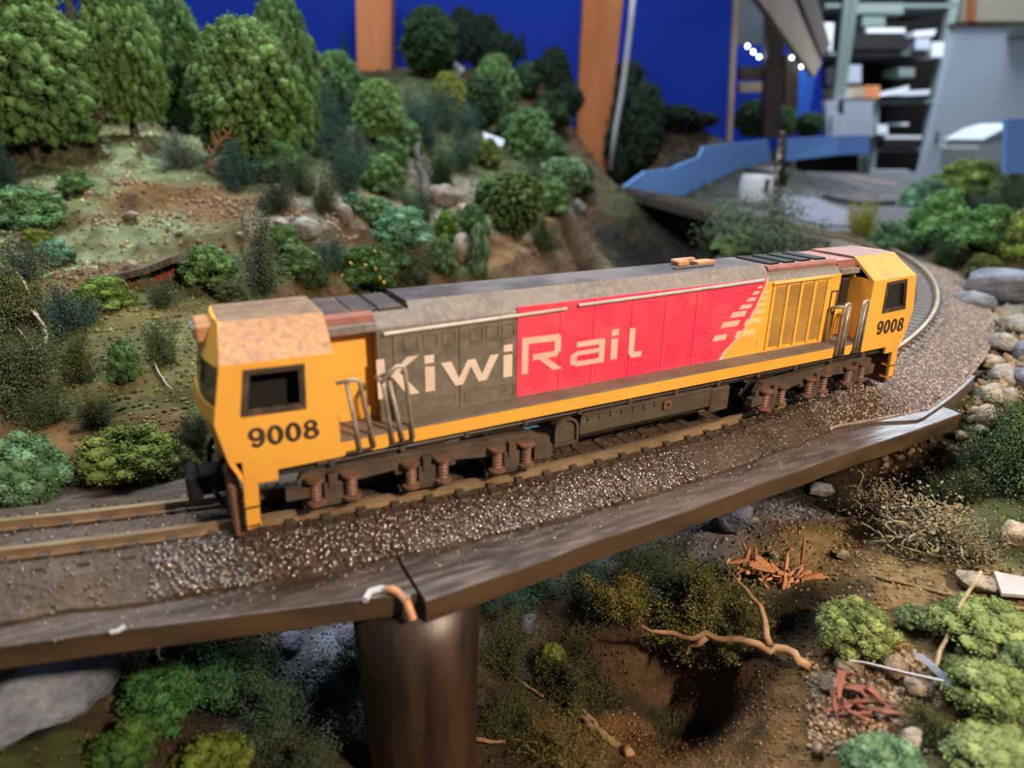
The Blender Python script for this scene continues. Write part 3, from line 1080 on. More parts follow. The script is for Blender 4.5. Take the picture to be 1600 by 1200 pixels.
# shelf under the gravel, cut square at its right end
m = M()
rings = []
for s in np.linspace(11.5, 22.5, 24):
    p, h = path(s)
    lim_ = 4.42
    fy = -3.42 + (p[0] + 10.05) * .0468
    if p[0] < 15.6:
        lim_ = min(lim_, (p[1] - fy - .25) / math.cos(h))
    lim_ = min(lim_, bedr(s) + .10 + max(0, s - 12.5) * .30)
    rings.append([off(s, r, z) for r, z in ((lim_, -3.5), (lim_, -2.80), (-3.1, -2.80), (-3.1, -3.5))])
m.loft(rings)
m.build('gravel_shelf', M_board, dk)

pc = atz(658, 985, -3.66)
pc = np.array([pc[0] + .55, pc[1] + 1.85, 0])
pr = thing('bridge_pier', 'thick dark brown varnished round pier under the deck', 'pier', (pc[0], pc[1], -16))
m = M()
rings = []
for z, r in ((-18, 1.50), (-12, 1.58), (-6, 1.70), (-3.66, 1.78)):
    rings.append([(pc[0] + r * math.cos(a) * 1.06, pc[1] + r * math.sin(a), z) for a in np.linspace(0, 2 * math.pi, 40, endpoint=False)])
m.loft(rings)
m.build('column', M_pier, pr, smooth=True)
# things stuck on the deck edge
m = M().tube([atz(x, y, -2.88) for x, y in ((570, 938), (578, 925), (595, 920), (606, 922))] + [], .10, 6)
tag(m.build('wire_scrap', M_white, None, atz(585, 930, -2.9)), 'white wire scrap curled on the deck edge beside the orange clip', 'wire')
e0 = atz(604, 921, -2.84)
e1 = atz(622, 926, -2.86)
m = M().tube([e0, (e0 + e1) / 2 + [0, 0, .06], e1, e1 + [.12, -.30, -.10], e1 + [.18, -.62, -.50]], .11, 8)
tag(m.build('wire_clip', M_orange, None, e1), 'small orange bent clip hooked over the deck edge above the pier', 'clip')
m = M().tube([atz(x, y, -2.86) for x, y in ((172, 988), (184, 986), (195, 979))], .055, 6)
tag(m.build('paper_scrap', M_white, None, atz(184, 986, -2.9)), 'white paper scrap lying on the left deck edge', 'scrap')
for x, y, l in ((638, 932, 'tiny white chip on the deck edge right of the orange clip'), (1498, 641, 'tiny white chip on the far right corner of the deck')):
    c = atz(x, y, -2.86)
    tag(link('chip', ROCKS[0], None, [float(a) for a in c], (0, 0, .6), (.12, .06, .05), (.8, .74, .7)), l, 'chip')

# ============================================================ locomotive
LO = np.array([0, 2.15, -1.85])
loco = thing('locomotive', 'orange-yellow, grey and red model diesel locomotive numbered 9008 on the viaduct track', 'locomotive', LO)
YM = 4.3
mir = lambda y: YM - y


def ell(cx, cz, rx, rz, n=18, a0=0, a1=360):
    full = abs(a1 - a0) >= 360
    return [(cx + rx * math.cos(math.radians(a)), cz + rz * math.sin(math.radians(a))) for a in np.linspace(a0, a1, n, endpoint=not full)]


def digits(m, txt, x0, z0, w, h, pitch, y, slope=0.0):
    for i, ch in enumerate(txt):
        cx, cz = x0 + i * pitch + w / 2, z0 + h / 2 + slope * i * pitch
        T = lambda pts: [(cx + px * w, cz + pz * h) for px, pz in pts]
        if ch == '0':
            m.plate_xz(T(ell(0, 0, .5, .5)), [T(ell(0, 0, .20, .34, 14))], y, y + .03)
        elif ch == '8':
            m.plate_xz(T(ell(0, .23, .43, .27)), [T(ell(0, .24, .17, .13, 12))], y, y + .03)
            m.plate_xz(T(ell(0, -.21, .50, .29)), [T(ell(0, -.21, .21, .15, 12))], y - .002, y + .03)
        elif ch == '9':
            m.plate_xz(T(ell(0, .16, .5, .34)), [T(ell(-.02, .17, .20, .19, 12))], y, y + .03)
            m.plate_xz(T(ell(0, 0, .5, .5, 14, 25, -140) + ell(0, .02, .24, .36, 14, -140, 25)), [], y - .002, y + .03)


def cab(s):
    tg = 'left' if s < 0 else 'right'
    X = lambda v: s * v
    P = lambda pts: [(X(a), b) for a, b in pts]
    c = M()
    win = [(13.62, 1.69), (11.98, 1.63), (11.92, 2.88), (13.42, 2.92)] if s < 0 else [(13.62, 1.66), (12.08, 1.62), (12.02, 2.94), (13.32, 3.0)]
    outer = [(14.28, 1.57), (13.97, 3.10), (11.15, 3.06), (11.15, .0), (12.88, .0), (12.90, -.31), (13.77, -.27), (13.75, .40), (14.07, .44)]
    for y0, y1 in ((0, .10), (YM - .10, YM)):
        c.plate_xz(P(outer), [P(win)], y0, y1)
    # roof bevels, flat roof
    for f in (lambda y: y, mir):
        a = [(X(13.97), f(0), 3.10), (X(11.15), f(0), 3.06), (X(11.10), f(1.06), 3.93), (X(13.76), f(1.10), 3.93)]
        b = [(p[0], p[1] + (.10 if f(0) == 0 else -.10), p[2] - .06) for p in a]
        c.m(1).hexa(a, b)
    c.m(2).hexa([(X(13.76), 1.10, 3.93), (X(11.10), 1.06, 3.93), (X(11.10), mir(1.06), 3.93), (X(13.76), mir(1.10), 3.93)],
                [(X(13.76), 1.10, 3.80), (X(11.10), 1.06, 3.80), (X(11.10), mir(1.06), 3.80), (X(13.76), mir(1.10), 3.80)])
    c.m(0)
    # nose: plan bulges a little in the middle

    def row(x, z, bul, y0=0.0):
        return [(X(x), y0, z), (X(x + bul * .75), .9, z), (X(x + bul), 1.6, z), (X(x + bul), 2.7, z), (X(x + bul * .75), 3.4, z), (X(x), YM - y0, z)]
    rings = [row(13.75, -.3, .0), row(14.07, .44, .18), row(14.28, 1.57, .28), row(14.18, 1.95, .30)]
    inner = [[(p[0] - s * .12, min(max(p[1], .06), YM - .06), p[2]) for p in r] for r in rings]
    for A, B, a, b in zip(rings[:-1], rings[1:], inner[:-1], inner[1:]):
        for i in range(5):
            c.hexa([A[i], A[i + 1], B[i + 1], B[i]], [a[i], a[i + 1], b[i + 1], b[i]])
    rt = [row(13.99, 3.03, .30), [(X(13.78), 1.08, 3.93), (X(13.80), 1.3, 3.93), (X(13.86), 1.7, 3.93), (X(13.86), 2.6, 3.93), (X(13.80), 3.0, 3.93), (X(13.78), mir(1.08), 3.93)]]
    it = [[(p[0] - s * .12, p[1], p[2] - .02) for p in r] for r in rt]
    for i in range(5):
        c.hexa([rt[0][i], rt[0][i + 1], rt[1][i + 1], rt[1][i]], [it[0][i], it[0][i + 1], it[1][i + 1], it[1][i]])
    # rear wall with a door
    c.plate_yz = None
    c.box(min(X(11.15), X(11.25)), max(X(11.15), X(11.25)), .1, YM - .1, .45, 3.10)
    c.box(min(X(11.12), X(11.22)), max(X(11.12), X(11.22)), .9, YM - .9, 3.08, 3.8)
    o = c.build('cab', [M_yel, M_yeldirt if s < 0 else M_yelfade, M_yelroof if s < 0 else M_pink], loco, label='cab at the %s end of the locomotive' % tg)
    # windscreen
    w = M()
    w.loft([row(14.15, 1.97, .29, .04), row(13.97, 3.02, .29, .04)], caps=False, closed=False)
    w.build('windscreen', M_glass, o)
    # side window frames
    for yy in (0, YM):
        fr = M()
        cx, cz = sum(p[0] for p in win) / 4, sum(p[1] for p in win) / 4
        inn = [(cx + (a - cx) * .80, cz + (b - cz) * .76) for a, b in win]
        mid = [(cx + (a - cx) * .88, cz + (b - cz) * .86) for a, b in win]
        y_out = -.05 if yy == 0 else YM - .05
        fr.plate_xz(P(win), [P(mid)], y_out, y_out + .10)
        fr.plate_xz(P(mid), [P(inn)], y_out + .035, y_out + .14)
        f_ = fr.build('window_frame', M_frame, o)
    if s > 0:
        g = M()
        g.hexa([(X(a), .10, b) for a, b in win], [(X(a), .13, b) for a, b in win])
        g.build('window_pane', M_glass, o, label='glass pane with a pale reflection')
    M().box(min(X(11.4), X(13.7)), max(X(11.4), X(13.7)), .55, YM - .55, .5, 3.04).build('cab_dark_box', M_in, o)  # black box put behind the windows for the unlit inside
    # headlight housing on the nose above the screen
    h = M()
    h.bbox(min(X(13.72), X(14.34)), max(X(13.72), X(14.34)), 1.55, 2.75, 3.28, 3.80, .07)
    hh = h.build('headlight_housing', M_yeldirt, o)
    for y in (1.88, 2.42):
        M().tube([(X(14.30), y, 3.54), (X(14.38), y, 3.54)], .17, 12).build('headlight_lens', M_offw, hh)
    n = M()
    if s < 0:
        digits(n, '9008', -13.52, .76, .42, .56, .465, -.025, -.03)
    else:
        digits(n, '9008', 11.96, .66, .40, .62, .47, -.025, -.01)
    n.build('road_number', M_black, o, label='dark number 9008')
    # step ladder under the apron
    for y in (.0, YM - .45):
        st = M()
        st.hexa([(X(13.80), y, -.28), (X(13.42), y, -.30), (X(13.42), y + .08, -.30), (X(13.80), y + .08, -.28)],
                [(X(13.84), y, -1.62), (X(13.50), y, -1.56), (X(13.50), y + .08, -1.56), (X(13.84), y + .08, -1.62)])
        st.box(min(X(13.46), X(13.82)), max(X(13.46), X(13.82)), y, y + .4, -1.0, -.94)
        st.box(min(X(13.46), X(13.82)), max(X(13.46), X(13.82)), y, y + .4, -1.56, -1.50)
        st.build('step_ladder', M_yel, o)
    p = M()
    p.bbox(min(X(13.85), X(14.15)), max(X(13.85), X(14.15)), .35, YM - .35, -2.0, -.35, .06)
    p.build('pilot_plate', M_spring, loco)
    k = M()
    k.bbox(min(X(14.0), X(14.9)), max(X(14.0), X(14.9)), 1.75, 2.55, -1.25, -.55, .08)
    k.bbox(min(X(14.75), X(15.15)), max(X(14.75), X(15.15)), 1.6, 2.7, -1.35, -.45, .1)
    kk = k.build('coupler', M_blk, loco)
    hs = M()
    for y in (1.2, 3.1):
        hs.tube([(X(14.1), y, .1), (X(14.35), y, -.3), (X(14.45), y, -.9), (X(14.3), y, -1.3)], .08, 6)
    hs.build('brake_hose', M_blk, loco)
    return o


cab(-1)
cab(1)

# underframe, sill and walkway
m = M()
m.box(-12.88, 12.88, .02, .16, 0, .47)
m.box(-12.88, 12.88, YM - .16, YM - .02, 0, .47)
m.build('side_sill', M_yel, loco, label='yellow side sill')
m = M()
m.box(-11.15, 11.15, .0, YM, .44, .52)
wk = m.build('walkway', M_walk, loco)
m = M().box(-13.6, 13.6, .3, YM - .3, -.35, .40)
m.build('underframe', M_under, loco)

# hood
HY = .75
ph = [(HY, .5), (HY, 3.36), (1.30, 3.95), (3.0, 3.95), (mir(HY), 3.36), (mir(HY), .5)]
pl = [(HY, .5), (HY, 3.36), (1.12, 3.74), (mir(1.12), 3.74), (mir(HY), 3.36), (mir(HY), .5)]
m = M()
m.prism_yz(ph, -8.62, 6.0)
for i, f in enumerate(m.f):
    zs = [m.v[q][2] for q in f]
    if min(zs) > 3.9:
        m.mi[i] = 1
    xs = [m.v[q][0] for q in f]
    if max(xs) < -8.6:
        m.mi[i] = 2
m.m(0).prism_yz(pl, -9.72, -8.62)
m.prism_yz(pl, 6.0, 10.0)
m.m(3)
hd = m.build('hood', [M_roofg, M_rooftop, M_roofdark, M_grey], loco, label='long grey hood with bevelled roof edge')
# end pillars of the hood
m = M()
m.box(-9.74, -9.62, HY - .03, mir(HY) + .03, .5, 3.36)
m.build('hood_end', M_grey, hd)
# colour zones: separate body-side doors with joints between
PY0, PY1 = HY - .045, HY + .005


def panel(x0, x1, z0, z1, mt, name='side_door'):
    M().hexa([(x0, PY0, z0), (x1, PY0, z0), (x1, PY1, z0), (x0, PY1, z0)], [(x0, PY0, z1), (x1, PY0, z1), (x1, PY1, z1), (x0, PY1, z1)]).build(name, mt, hd)


for x0, x1 in ((-9.62, -9.30), (-9.27, -7.22), (-7.19, -5.22)):
    panel(x0, x1, .52, 3.27, M_grey)
xs = [-5.20, -3.62, -2.30, -.72, .75, 2.2]
for x0, x1 in zip(xs[:-1], xs[1:]):
    panel(x0, x1 - .022, .52, 3.52, M_red)
# red/yellow boundary sweeps up in an arc
curve = [(3.62, .52), (3.80, .80), (4.10, 1.05), (4.42, 1.30), (4.72, 1.62), (4.98, 2.00), (5.20, 2.40), (5.40, 2.85), (5.55, 3.20), (5.62, 3.52)]
m = M()
m.plate_xz([(2.2, .52)] + curve + [(2.2, 3.52)], [], PY0, PY1)
m.build('side_door', M_red, hd)
m = M()
m.plate_xz([(9.98, .52), (9.98, 3.36), (5.62, 3.36)] + curve[::-1], [], PY0, PY1)
m.build('side_door', M_yel, hd)
m = M().box(-9.62, 5.6, HY - .02, HY + .3, 3.36, 3.40)
# white swoosh line + slanted bars
m = M()
a = curve
b = [(x + .10 + .10 * (1 - i / 9), z) for i, (x, z) in enumerate(curve)]
m.plate_xz(a + b[::-1], [], PY0 - .02, PY0 + .01)
m.build('swoosh_line', M_letterr, hd)
bars = [(3.16, 3.92, 1.32, 1.54), (3.50, 4.50, 1.80, 2.02), (3.93, 4.80, 2.15, 2.36), (4.35, 5.05, 2.44, 2.60), (4.68, 5.22, 2.70, 2.84), (4.92, 5.36, 2.95, 3.07), (5.15, 5.48, 3.17, 3.26)]
for x0, x1, z0, z1 in bars:
    m = M()
    m.plate_xz([(x0, z0), (x1 - .10, z0), (x1, z1), (x0 + .12, z1)], [], PY0 - .02, PY0 + .01)
    m.build('slanted_bar', M_letterr, hd)
for x0, x1, z0, z1 in [(4.30, 5.35, 1.32, 1.58), (4.72, 5.62, 1.78, 2.0), (5.02, 5.72, 2.14, 2.33), (5.27, 5.80, 2.44, 2.58), (5.44, 5.84, 2.70, 2.82), (5.58, 5.86, 2.94, 3.04)]:
    m = M()
    m.plate_xz([(x0, z0), (x1, z0), (x1 + .05, z1), (x0 + .12, z1)], [], PY0 - .018, PY0 + .01)
    m.build('slanted_bar', M_stripe, hd)


def stroke(m, pts, w, y=PY0 - .022):
    for (x0, z0), (x1, z1) in zip(pts[:-1], pts[1:]):
        d = np.array([x1 - x0, z1 - z0])
        d = d / np.linalg.norm(d)
        n = np.array([-d[1], d[0]]) * w / 2
        e = d * w * .5
        m.plate_xz([(x0 - n[0] - e[0] * .0, z0 - n[1]), (x1 - n[0], z1 - n[1]), (x1 + n[0], z1 + n[1]), (x0 + n[0], z0 + n[1])], [], y, y + .03)


_qn = [0]


def quad(m, *p):
    _qn[0] += 1
    m.plate_xz(list(p), [], PY0 - .020 - .0025 * (_qn[0] % 5), PY0 + .01)


m = M()   # K i w i
quad(m, (-9.80, 1.25), (-9.56, 1.25), (-9.56, 2.46), (-9.80, 2.46))
quad(m, (-9.50, 1.80), (-9.20, 1.96), (-8.52, 2.42), (-8.88, 2.42))
quad(m, (-9.38, 1.92), (-9.14, 2.0), (-8.52, 1.24), (-8.92, 1.24))
quad(m, (-8.34, 1.24), (-8.03, 1.24), (-8.03, 2.02), (-8.34, 2.02))
quad(m, (-8.34, 2.13), (-8.03, 2.13), (-8.03, 2.38), (-8.34, 2.38))
for q in (((-7.82, 2.08), (-7.48, 2.08), (-7.14, 1.28), (-7.36, 1.28)), ((-7.36, 1.28), (-7.10, 1.28), (-6.72, 2.06), (-6.94, 2.06)),
          ((-6.94, 2.06), (-6.68, 2.06), (-6.36, 1.30), (-6.58, 1.30)), ((-6.58, 1.30), (-6.30, 1.30), (-5.86, 2.10), (-6.16, 2.10))):
    quad(m, *q)
quad(m, (-5.70, 1.28), (-5.38, 1.28), (-5.38, 2.02), (-5.70, 2.02))
quad(m, (-5.70, 2.13), (-5.38, 2.13), (-5.38, 2.36), (-5.70, 2.36))
m.build('lettering', M_letter, hd, label='cream letters Kiwi')
m = M()   # R a i l
quad(m, (-5.04, 1.28), (-4.80, 1.28), (-4.80, 2.50), (-5.04, 2.50))
quad(m, (-4.80, 2.28), (-3.80, 2.26), (-3.62, 2.47), (-4.80, 2.50))
quad(m, (-3.82, 1.84), (-3.58, 1.90), (-3.58, 2.42), (-3.82, 2.28))
quad(m, (-4.62, 1.70), (-3.70, 1.72), (-3.58, 1.92), (-4.62, 1.90))
quad(m, (-4.42, 1.72), (-4.10, 1.72), (-3.48, 1.26), (-3.86, 1.26))
quad(m, (-2.95, 1.92), (-2.06, 1.90), (-1.82, 2.10), (-2.95, 2.10))
quad(m, (-2.04, 1.24), (-1.80, 1.24), (-1.80, 2.06), (-2.04, 1.94))
quad(m, (-2.98, 1.24), (-2.04, 1.24), (-2.04, 1.42), (-2.90, 1.42))
quad(m, (-2.95, 1.62), (-2.04, 1.62), (-2.04, 1.78), (-2.95, 1.78))
quad(m, (-3.18, 1.34), (-2.92, 1.26), (-2.92, 1.76), (-3.18, 1.66))
quad(m, (-1.54, 1.27), (-1.25, 1.27), (-1.25, 2.02), (-1.54, 2.02))
quad(m, (-1.54, 2.13), (-1.25, 2.13), (-1.25, 2.36), (-1.54, 2.36))
quad(m, (-.78, 1.40), (-.53, 1.44), (-.53, 2.30), (-.78, 2.30))
quad(m, (-.78, 1.42), (-.62, 1.22), (-.18, 1.22), (-.18, 1.42), (-.50, 1.44))
m.build('lettering', M_letterr, hd, label='pale pink letters Rail')
# small square vents in a row along the grey doors, hinge plates on the red
for x in (-8.95, -8.35, -7.75, -6.85, -6.30, -5.75):
    m = M()
    z0 = 2.60
    m.plate_xz([(x, z0), (x + .46, z0), (x + .46, z0 + .46), (x, z0 + .46)], [[(x + .05, z0 + .05), (x + .41, z0 + .05), (x + .41, z0 + .41), (x + .05, z0 + .41)]], PY0 - .03, PY0 + .01)
    m.build('vent', M_grey, hd)
for x in (-9.1, -7.05):
    m = M()
    m.plate_xz([(x, .62), (x + 1.75, .62), (x + 1.75, 1.05), (x, 1.05)], [[(x + .04, .66), (x + 1.71, .66), (x + 1.71, 1.01), (x + .04, 1.01)]], PY0 - .025, PY0 + .01)
    m.build('louvre_frame', M_grey, hd)
for x0, x1, z0, z1 in ((-2.15, -.85, .75, 1.05), (-.6, .6, .80, 1.08), (.9, 2.0, .84, 1.12), (1.0, 2.1, 1.25, 1.48), (2.4, 3.2, .80, 1.05)):
    m = M()
    m.plate_xz([(x0, z0), (x1, z0), (x1, z1), (x0, z1)], [[(x0 + .03, z0 + .03), (x1 - .03, z0 + .03), (x1 - .03, z1 - .03), (x0 + .03, z1 - .03)]], PY0 - .022, PY0 + .01)
    m.build('louvre_frame', M_red, hd)
m = M()
m.plate_xz([(4.0, .72), (5.6, .78), (5.6, 1.15), (4.25, 1.15)], [[(4.1, .76), (5.56, .82), (5.56, 1.11), (4.3, 1.11)]], PY0 - .022, PY0 + .01)
m.build('louvre_frame', M_yel, hd)
# louvred grilles: frame with slats
for i in range(4):
    x0 = 6.16 + i * .78
    x1 = x0 + .64
    g = M()
    g.box(x0, x1, PY0 - .012, PY0, .70, 3.14)
    go = g.build('grille', M_grille, hd)
    sl = M()
    for z in np.arange(.74, 3.10, .085):
        sl.hexa([(x0 + .02, PY0 - .012, z), (x1 - .02, PY0 - .012, z), (x1 - .02, PY0 - .012, z + .06), (x0 + .02, PY0 - .012, z + .06)],
                [(x0 + .02, PY0 - .04, z), (x1 - .02, PY0 - .04, z), (x1 - .02, PY0 - .03, z + .02), (x0 + .02, PY0 - .03, z + .02)])
    tag(sl.build('grille_slat', M_grille, go), kind='stuff')
    M().box(x1, x1 + .14, PY0 - .06, PY0, .62, 3.20).build('grille_rib', M_yel, hd)
M().box(6.02, 6.16, PY0 - .06, PY0, .62, 3.20).build('grille_rib', M_yel, hd)
m = M()
m.plate_xz([(9.52, 1.62), (9.93, 1.62), (9.93, 2.68), (9.52, 2.68)], [[(9.57, 1.67), (9.88, 1.67), (9.88, 2.63), (9.57, 2.63)]], PY0 - .03, PY0 + .01)
m.build('hatch_frame', M_frame, hd)
# rain strips
for pts in ([(-9.55, 3.20), (-7.3, 3.235), (-3.42, 3.30)], [(-2.98, 3.36), (1.5, 3.41), (5.45, 3.47)], [(5.98, 3.28), (7.7, 3.29), (9.45, 3.30)]):
    m = M().tube([(x, PY0 - .05, z) for x, z in pts], .058, 8)
    m.build('rain_strip', M_strip if pts[0][0] < 5 else M_yelfade, hd)
# vestibules between cab and hood
for s in (-1, 1):
    x0, x1 = sorted((s * 9.72, s * 11.15)) if s < 0 else sorted((s * 10.0, s * 11.15))
    m = M().box(x0, x1, 1.22, mir(1.22), .5, 3.32)
    v = m.build('vestibule_wall', M_yel, loco)
    if s > 0:
        M().box(x0 + .55, x1 - .03, 1.12, 1.24, 1.75, 3.1).build('doorway', M_frame, v)
        M().box(x0 + .62, x1 - .03, 1.08, 1.14, 1.95, 2.95).build('doorway_glass', M_glass, v)
    else:
        m = M()
        m.plate_xz([(x0 + .12, .62), (x1 - .2, .62), (x1 - .2, 2.0), (x0 + .12, 2.0)], [[(x0 + .17, .67), (x1 - .25, .67), (x1 - .25, 1.95), (x0 + .17, 1.95)]], 1.19, 1.23)
        m.build('door_frame', M_yel, v)
    m = M()
    m.m(0).box(x0, x1, .72, mir(.72), 3.30, 3.52)
    m.m(1).prism_yz([(.98, 3.5), (.98, 3.72), (1.06, 3.80), (mir(1.06), 3.80), (mir(.98), 3.72), (mir(.98), 3.5)], x0, x1)
    rf = m.build('vestibule_roof', [M_roofg, M_pink], loco)
    if s < 0:
        for a in np.linspace(x0 + .05, -8.70, 4)[:-1]:
            M().bbox(a, a + .74, 1.20, mir(1.2), 3.70, 3.86, .04).build('roof_hatch', M_roofdark, rf)
# roof fittings: raised front edge, exhaust blocks, fan deck with bars
M().box(-8.66, -8.60, 1.28, 3.02, 3.72, 3.97).build('roof_step', M_roofdark, hd)
for x, y, l, w, h in ((2.6, 2.3, .55, .5, .18), (3.3, 2.0, .9, .5, .16), (2.9, 2.9, 1.1, .25, .14)):
    M().bbox(x, x + l, y, y + w, 3.93, 3.95 + h, .04).build('exhaust_block', M_orange, hd)
M().bbox(2.0, 3.9, 1.75, 2.0, 3.93, 4.02, .03).build('exhaust_tray', M_roofdark, hd)
m = M().prism_yz([(1.02, 3.70), (1.02, 3.80), (1.14, 3.90), (mir(1.14), 3.90), (mir(1.02), 3.80), (mir(1.02), 3.70)], 6.0, 10.0)
fd = m.build('fan_deck', M_pink, hd)
for i, x in enumerate((6.25, 7.15, 8.05, 8.95)):
    f_ = M()
    f_.bbox(x, x + .62, 1.25, 3.05, 3.88, 3.97, .03)
    fo = f_.build('fan_grille', M_blk, fd)
m = M().box(10.0, 11.15, 1.0, 3.3, 3.78, 3.84)
m.build('roof_plate', M_pink, hd)


# handrails
def rail(pts, name='handrail', r=.062):
    P = [np.array(pts[0], float)]
    for a, b, c in zip(pts[:-2], pts[1:-1], pts[2:]):
        a, b, c = map(lambda q: np.array(q, float), (a, b, c))
        l = min(.16, np.linalg.norm(a - b) * .4, np.linalg.norm(c - b) * .4)
        u1, u2 = b + (a - b) / np.linalg.norm(a - b) * l, b + (c - b) / np.linalg.norm(c - b) * l
        P += [u1, .25 * u1 + .5 * b + .25 * u2, u2]
    P.append(np.array(pts[-1], float))
    M().tube(P, r, 8).build(name, M_rail_hand, loco, smooth=True)


rail([(-11.15, .06, 2.18), (-10.52, -.05, 2.25), (-10.22, -.06, .12)])
rail([(-10.86, .02, 2.17), (-10.62, -.06, .05)])
rail([(-9.86, .62, 2.0), (-9.86, -.02, 2.02), (-9.66, -.06, .13)])
rail([(-9.66, .0, 2.02), (-9.36, -.06, .13)])
rail([(-9.88, -.02, 2.03), (-9.42, .05, 2.42), (-9.20, .02, 2.38), (-9.05, -.06, .15)])
rail([(9.46, -.04, .1), (9.52, -.04, 2.22), (9.86, -.04, 2.30), (9.92, -.04, .1)])
rail([(9.72, -.04, .1), (9.76, -.06, 2.2)])
rail([(9.50, .62, .55), (9.52, .62, 2.0), (9.52, .0, 2.15)])
rail([(10.62, -.04, .1), (10.64, -.04, 2.24), (10.98, -.04, 2.32), (11.02, -.04, .1)])
rail([(10.80, -.04, .1), (10.82, -.05, 2.2)])
for x0, x1 in ((-11.0, -10.3), (-9.75, -9.05), (9.4, 10.0), (10.5, 11.05)):
    M().box(x0, x1, -.10, .04, .06, .12).build('rail_foot', M_frame, loco)


# bogies
def bogie(xc, rot):
    yc = 1.42
    b = M()
    # side frames
    fr = [(-3.75, -.72), (-3.55, -.42), (-1.2, -.40), (1.2, -.40), (3.55, -.44), (4.15, -.62), (4.2, -1.30), (3.75, -1.34), (3.55, -1.0), (3.2, -.98), (2.78, -1.55), (2.3, -1.0), (1.0, -.88),
          (.6, -1.05), (0, -1.50), (-.6, -1.05), (-1.0, -.88), (-2.3, -1.0), (-2.78, -1.5), (-3.2, -1.0), (-3.75, -1.0)]
    T = lambda x, y: (xc + x * math.cos(rot) - y * math.sin(rot), yc + x * math.sin(rot) + y * math.cos(rot))

    def pris(m, poly, y0, y1):
        m.hexa([(*T(x, y0), z) for x, z in poly], [(*T(x, y1), z) for x, z in poly])

    def bx(m, x0, x1, y0, y1, z0, z1):
        m.hexa([(*T(x0, y0), z0), (*T(x1, y0), z0), (*T(x1, y1), z0), (*T(x0, y1), z0)], [(*T(x0, y0), z1), (*T(x1, y0), z1), (*T(x1, y1), z1), (*T(x0, y1), z1)])
    for y0, y1 in ((-1.32, -1.10), (1.10, 1.32)):
        pris(b, fr, y0, y1)
        bx(b, -3.5, 3.6, y0 - .04, y1 + .04, -.50, -.38)
        bx(b, 3.55, 4.2, y0 - .16, y1, -1.28, -.86)
    bo = b.build('bogie_frame', M_bogie, loco)
    for y in (-1.24, 1.24):
        for xa in (-2.78, 0, 2.78):
            eq = M()
            bx(eq, xa - .85, xa + .85, y - .14, y + .1, -1.62, -1.48)
            bx(eq, xa - .26, xa + .26, y - .20, y + .1, -1.49, -.85)
            bx(eq, xa - .12, xa + .12, y - .26, y, -1.0, -.55)
            eq.build('axle_box', M_bogie, bo)
        eq = M()
        bx(eq, -.95, .95, y - .08, y + .08, -1.04, -.94)
        eq.build('brake_beam', M_bogie, bo)
        eq = M()
        bx(eq, -4.1, -3.45, y - .22, y + .05, -1.22, -.88)
        eq.build('sand_box', M_bogie, bo)
    for xa in (-2.78, 0, 2.78):
        w = M()
        for y in (-.86, .86):
            sg = 1 if y < 0 else -1
            prof = [(.02, -.06), (.80, -.06), (.84, .0), (.84, .06), (.92, .10), (.90, .16), (.02, .16)]
            cx, cy = T(xa, y)
            w.lathe((cx, cy, -1.02), [(r, h * sg) for r, h in prof], 24, 'y')
        w.cyl((*T(xa, -1.2), -1.02), (*T(xa, 1.2), -1.02), .14, 10)
        w.build('wheelset', M_wheel, bo)
        for dx in (-.50, .50):
            for y in (-1.42, 1.42):
                sp = M()
                cx, cy = T(xa + dx, y)
                prof = [(.27, -1.46), (.27, -1.38), (.17, -1.34)]
                for q in range(5):
                    z = -1.30 + q * .11
                    prof += [(.18, z), (.15, z + .055)]
                prof += [(.17, -.76), (.29, -.72), (.29, -.64)]
                sp.lathe((cx, cy, 0), prof, 14)
                sp.build('spring', M_spring, bo)


bogie(-8.5, math.radians(-5.4))
bogie(8.5, math.radians(5.4) * .9)
# tanks and boxes between the bogies
m = M().prism_yz([(.25, -1.1), (.22, -.36), (.4, -.30), (mir(.4), -.30), (mir(.22), -.36), (mir(.25), -1.1), (mir(.6), -1.42), (.6, -1.42)], -2.95, 2.95)
tk = m.build('fuel_tank', M_tank, loco)
m = M().box(-2.95, 2.95, .16, .3, -.40, -.30)
for x in np.linspace(-2.7, .2, 7):
    m.bbox(x, x + .12, .17, .26, -.62, -.50, .02)
    m.box(x - .02, x + .30, .18, .24, -.46, -.40)
m.build('tank_rim', M_bogie, tk)
m = M().plate_xz([(.62, -.78), (.95, -.78), (.95, -.48), (.62, -.48)], [[(.70, -.70), (.87, -.70), (.87, -.56), (.70, -.56)]], .14, .26)
m.build('filler_plate', M_spring, tk)
prof = ell(-3.5, -.78, .48, .44, 14, 0, 180) + [(-3.98, -1.34), (-3.02, -1.34)]
m = M()
m.prism_xz(prof, .30, mir(.30))
at_ = m.build('air_tank', M_tank, loco)
m = M()
m.plate_xz(prof, [[(-3.5 + (x + 3.5) * .80, -.85 + (z + .85) * .80) for x, z in prof]], .20, .32)
m.build('tank_band', M_bogie, at_)
M().bbox(3.05, 4.0, .25, mir(.25), -1.42, -.40, .06).build('battery_box', M_bogie, loco)
m = M()
for x in np.linspace(-11.5, 11.5, 12):
    m.bbox(x, x + .18, .12, .30, -.30, -.05, .03)
m.build('pipe_bracket', M_bogie, loco)
m = M().tube([(-11.8, .22, -.18), (-4, .22, -.2), (11.8, .22, -.18)], .05, 6)
m.build('brake_pipe', M_under, loco)
m = M().hexa([(-5.35, .62, -.22), (-5.05, .62, -.22), (-4.35, .62, -.66), (-4.85, .62, -.64)], [(-5.35, .7, -.22), (-5.05, .7, -.22), (-4.35, .7, -.66), (-4.85, .7, -.64)])
m.build('blue_wedge', M_blue, loco)  # blue wedge-shaped piece below the sill


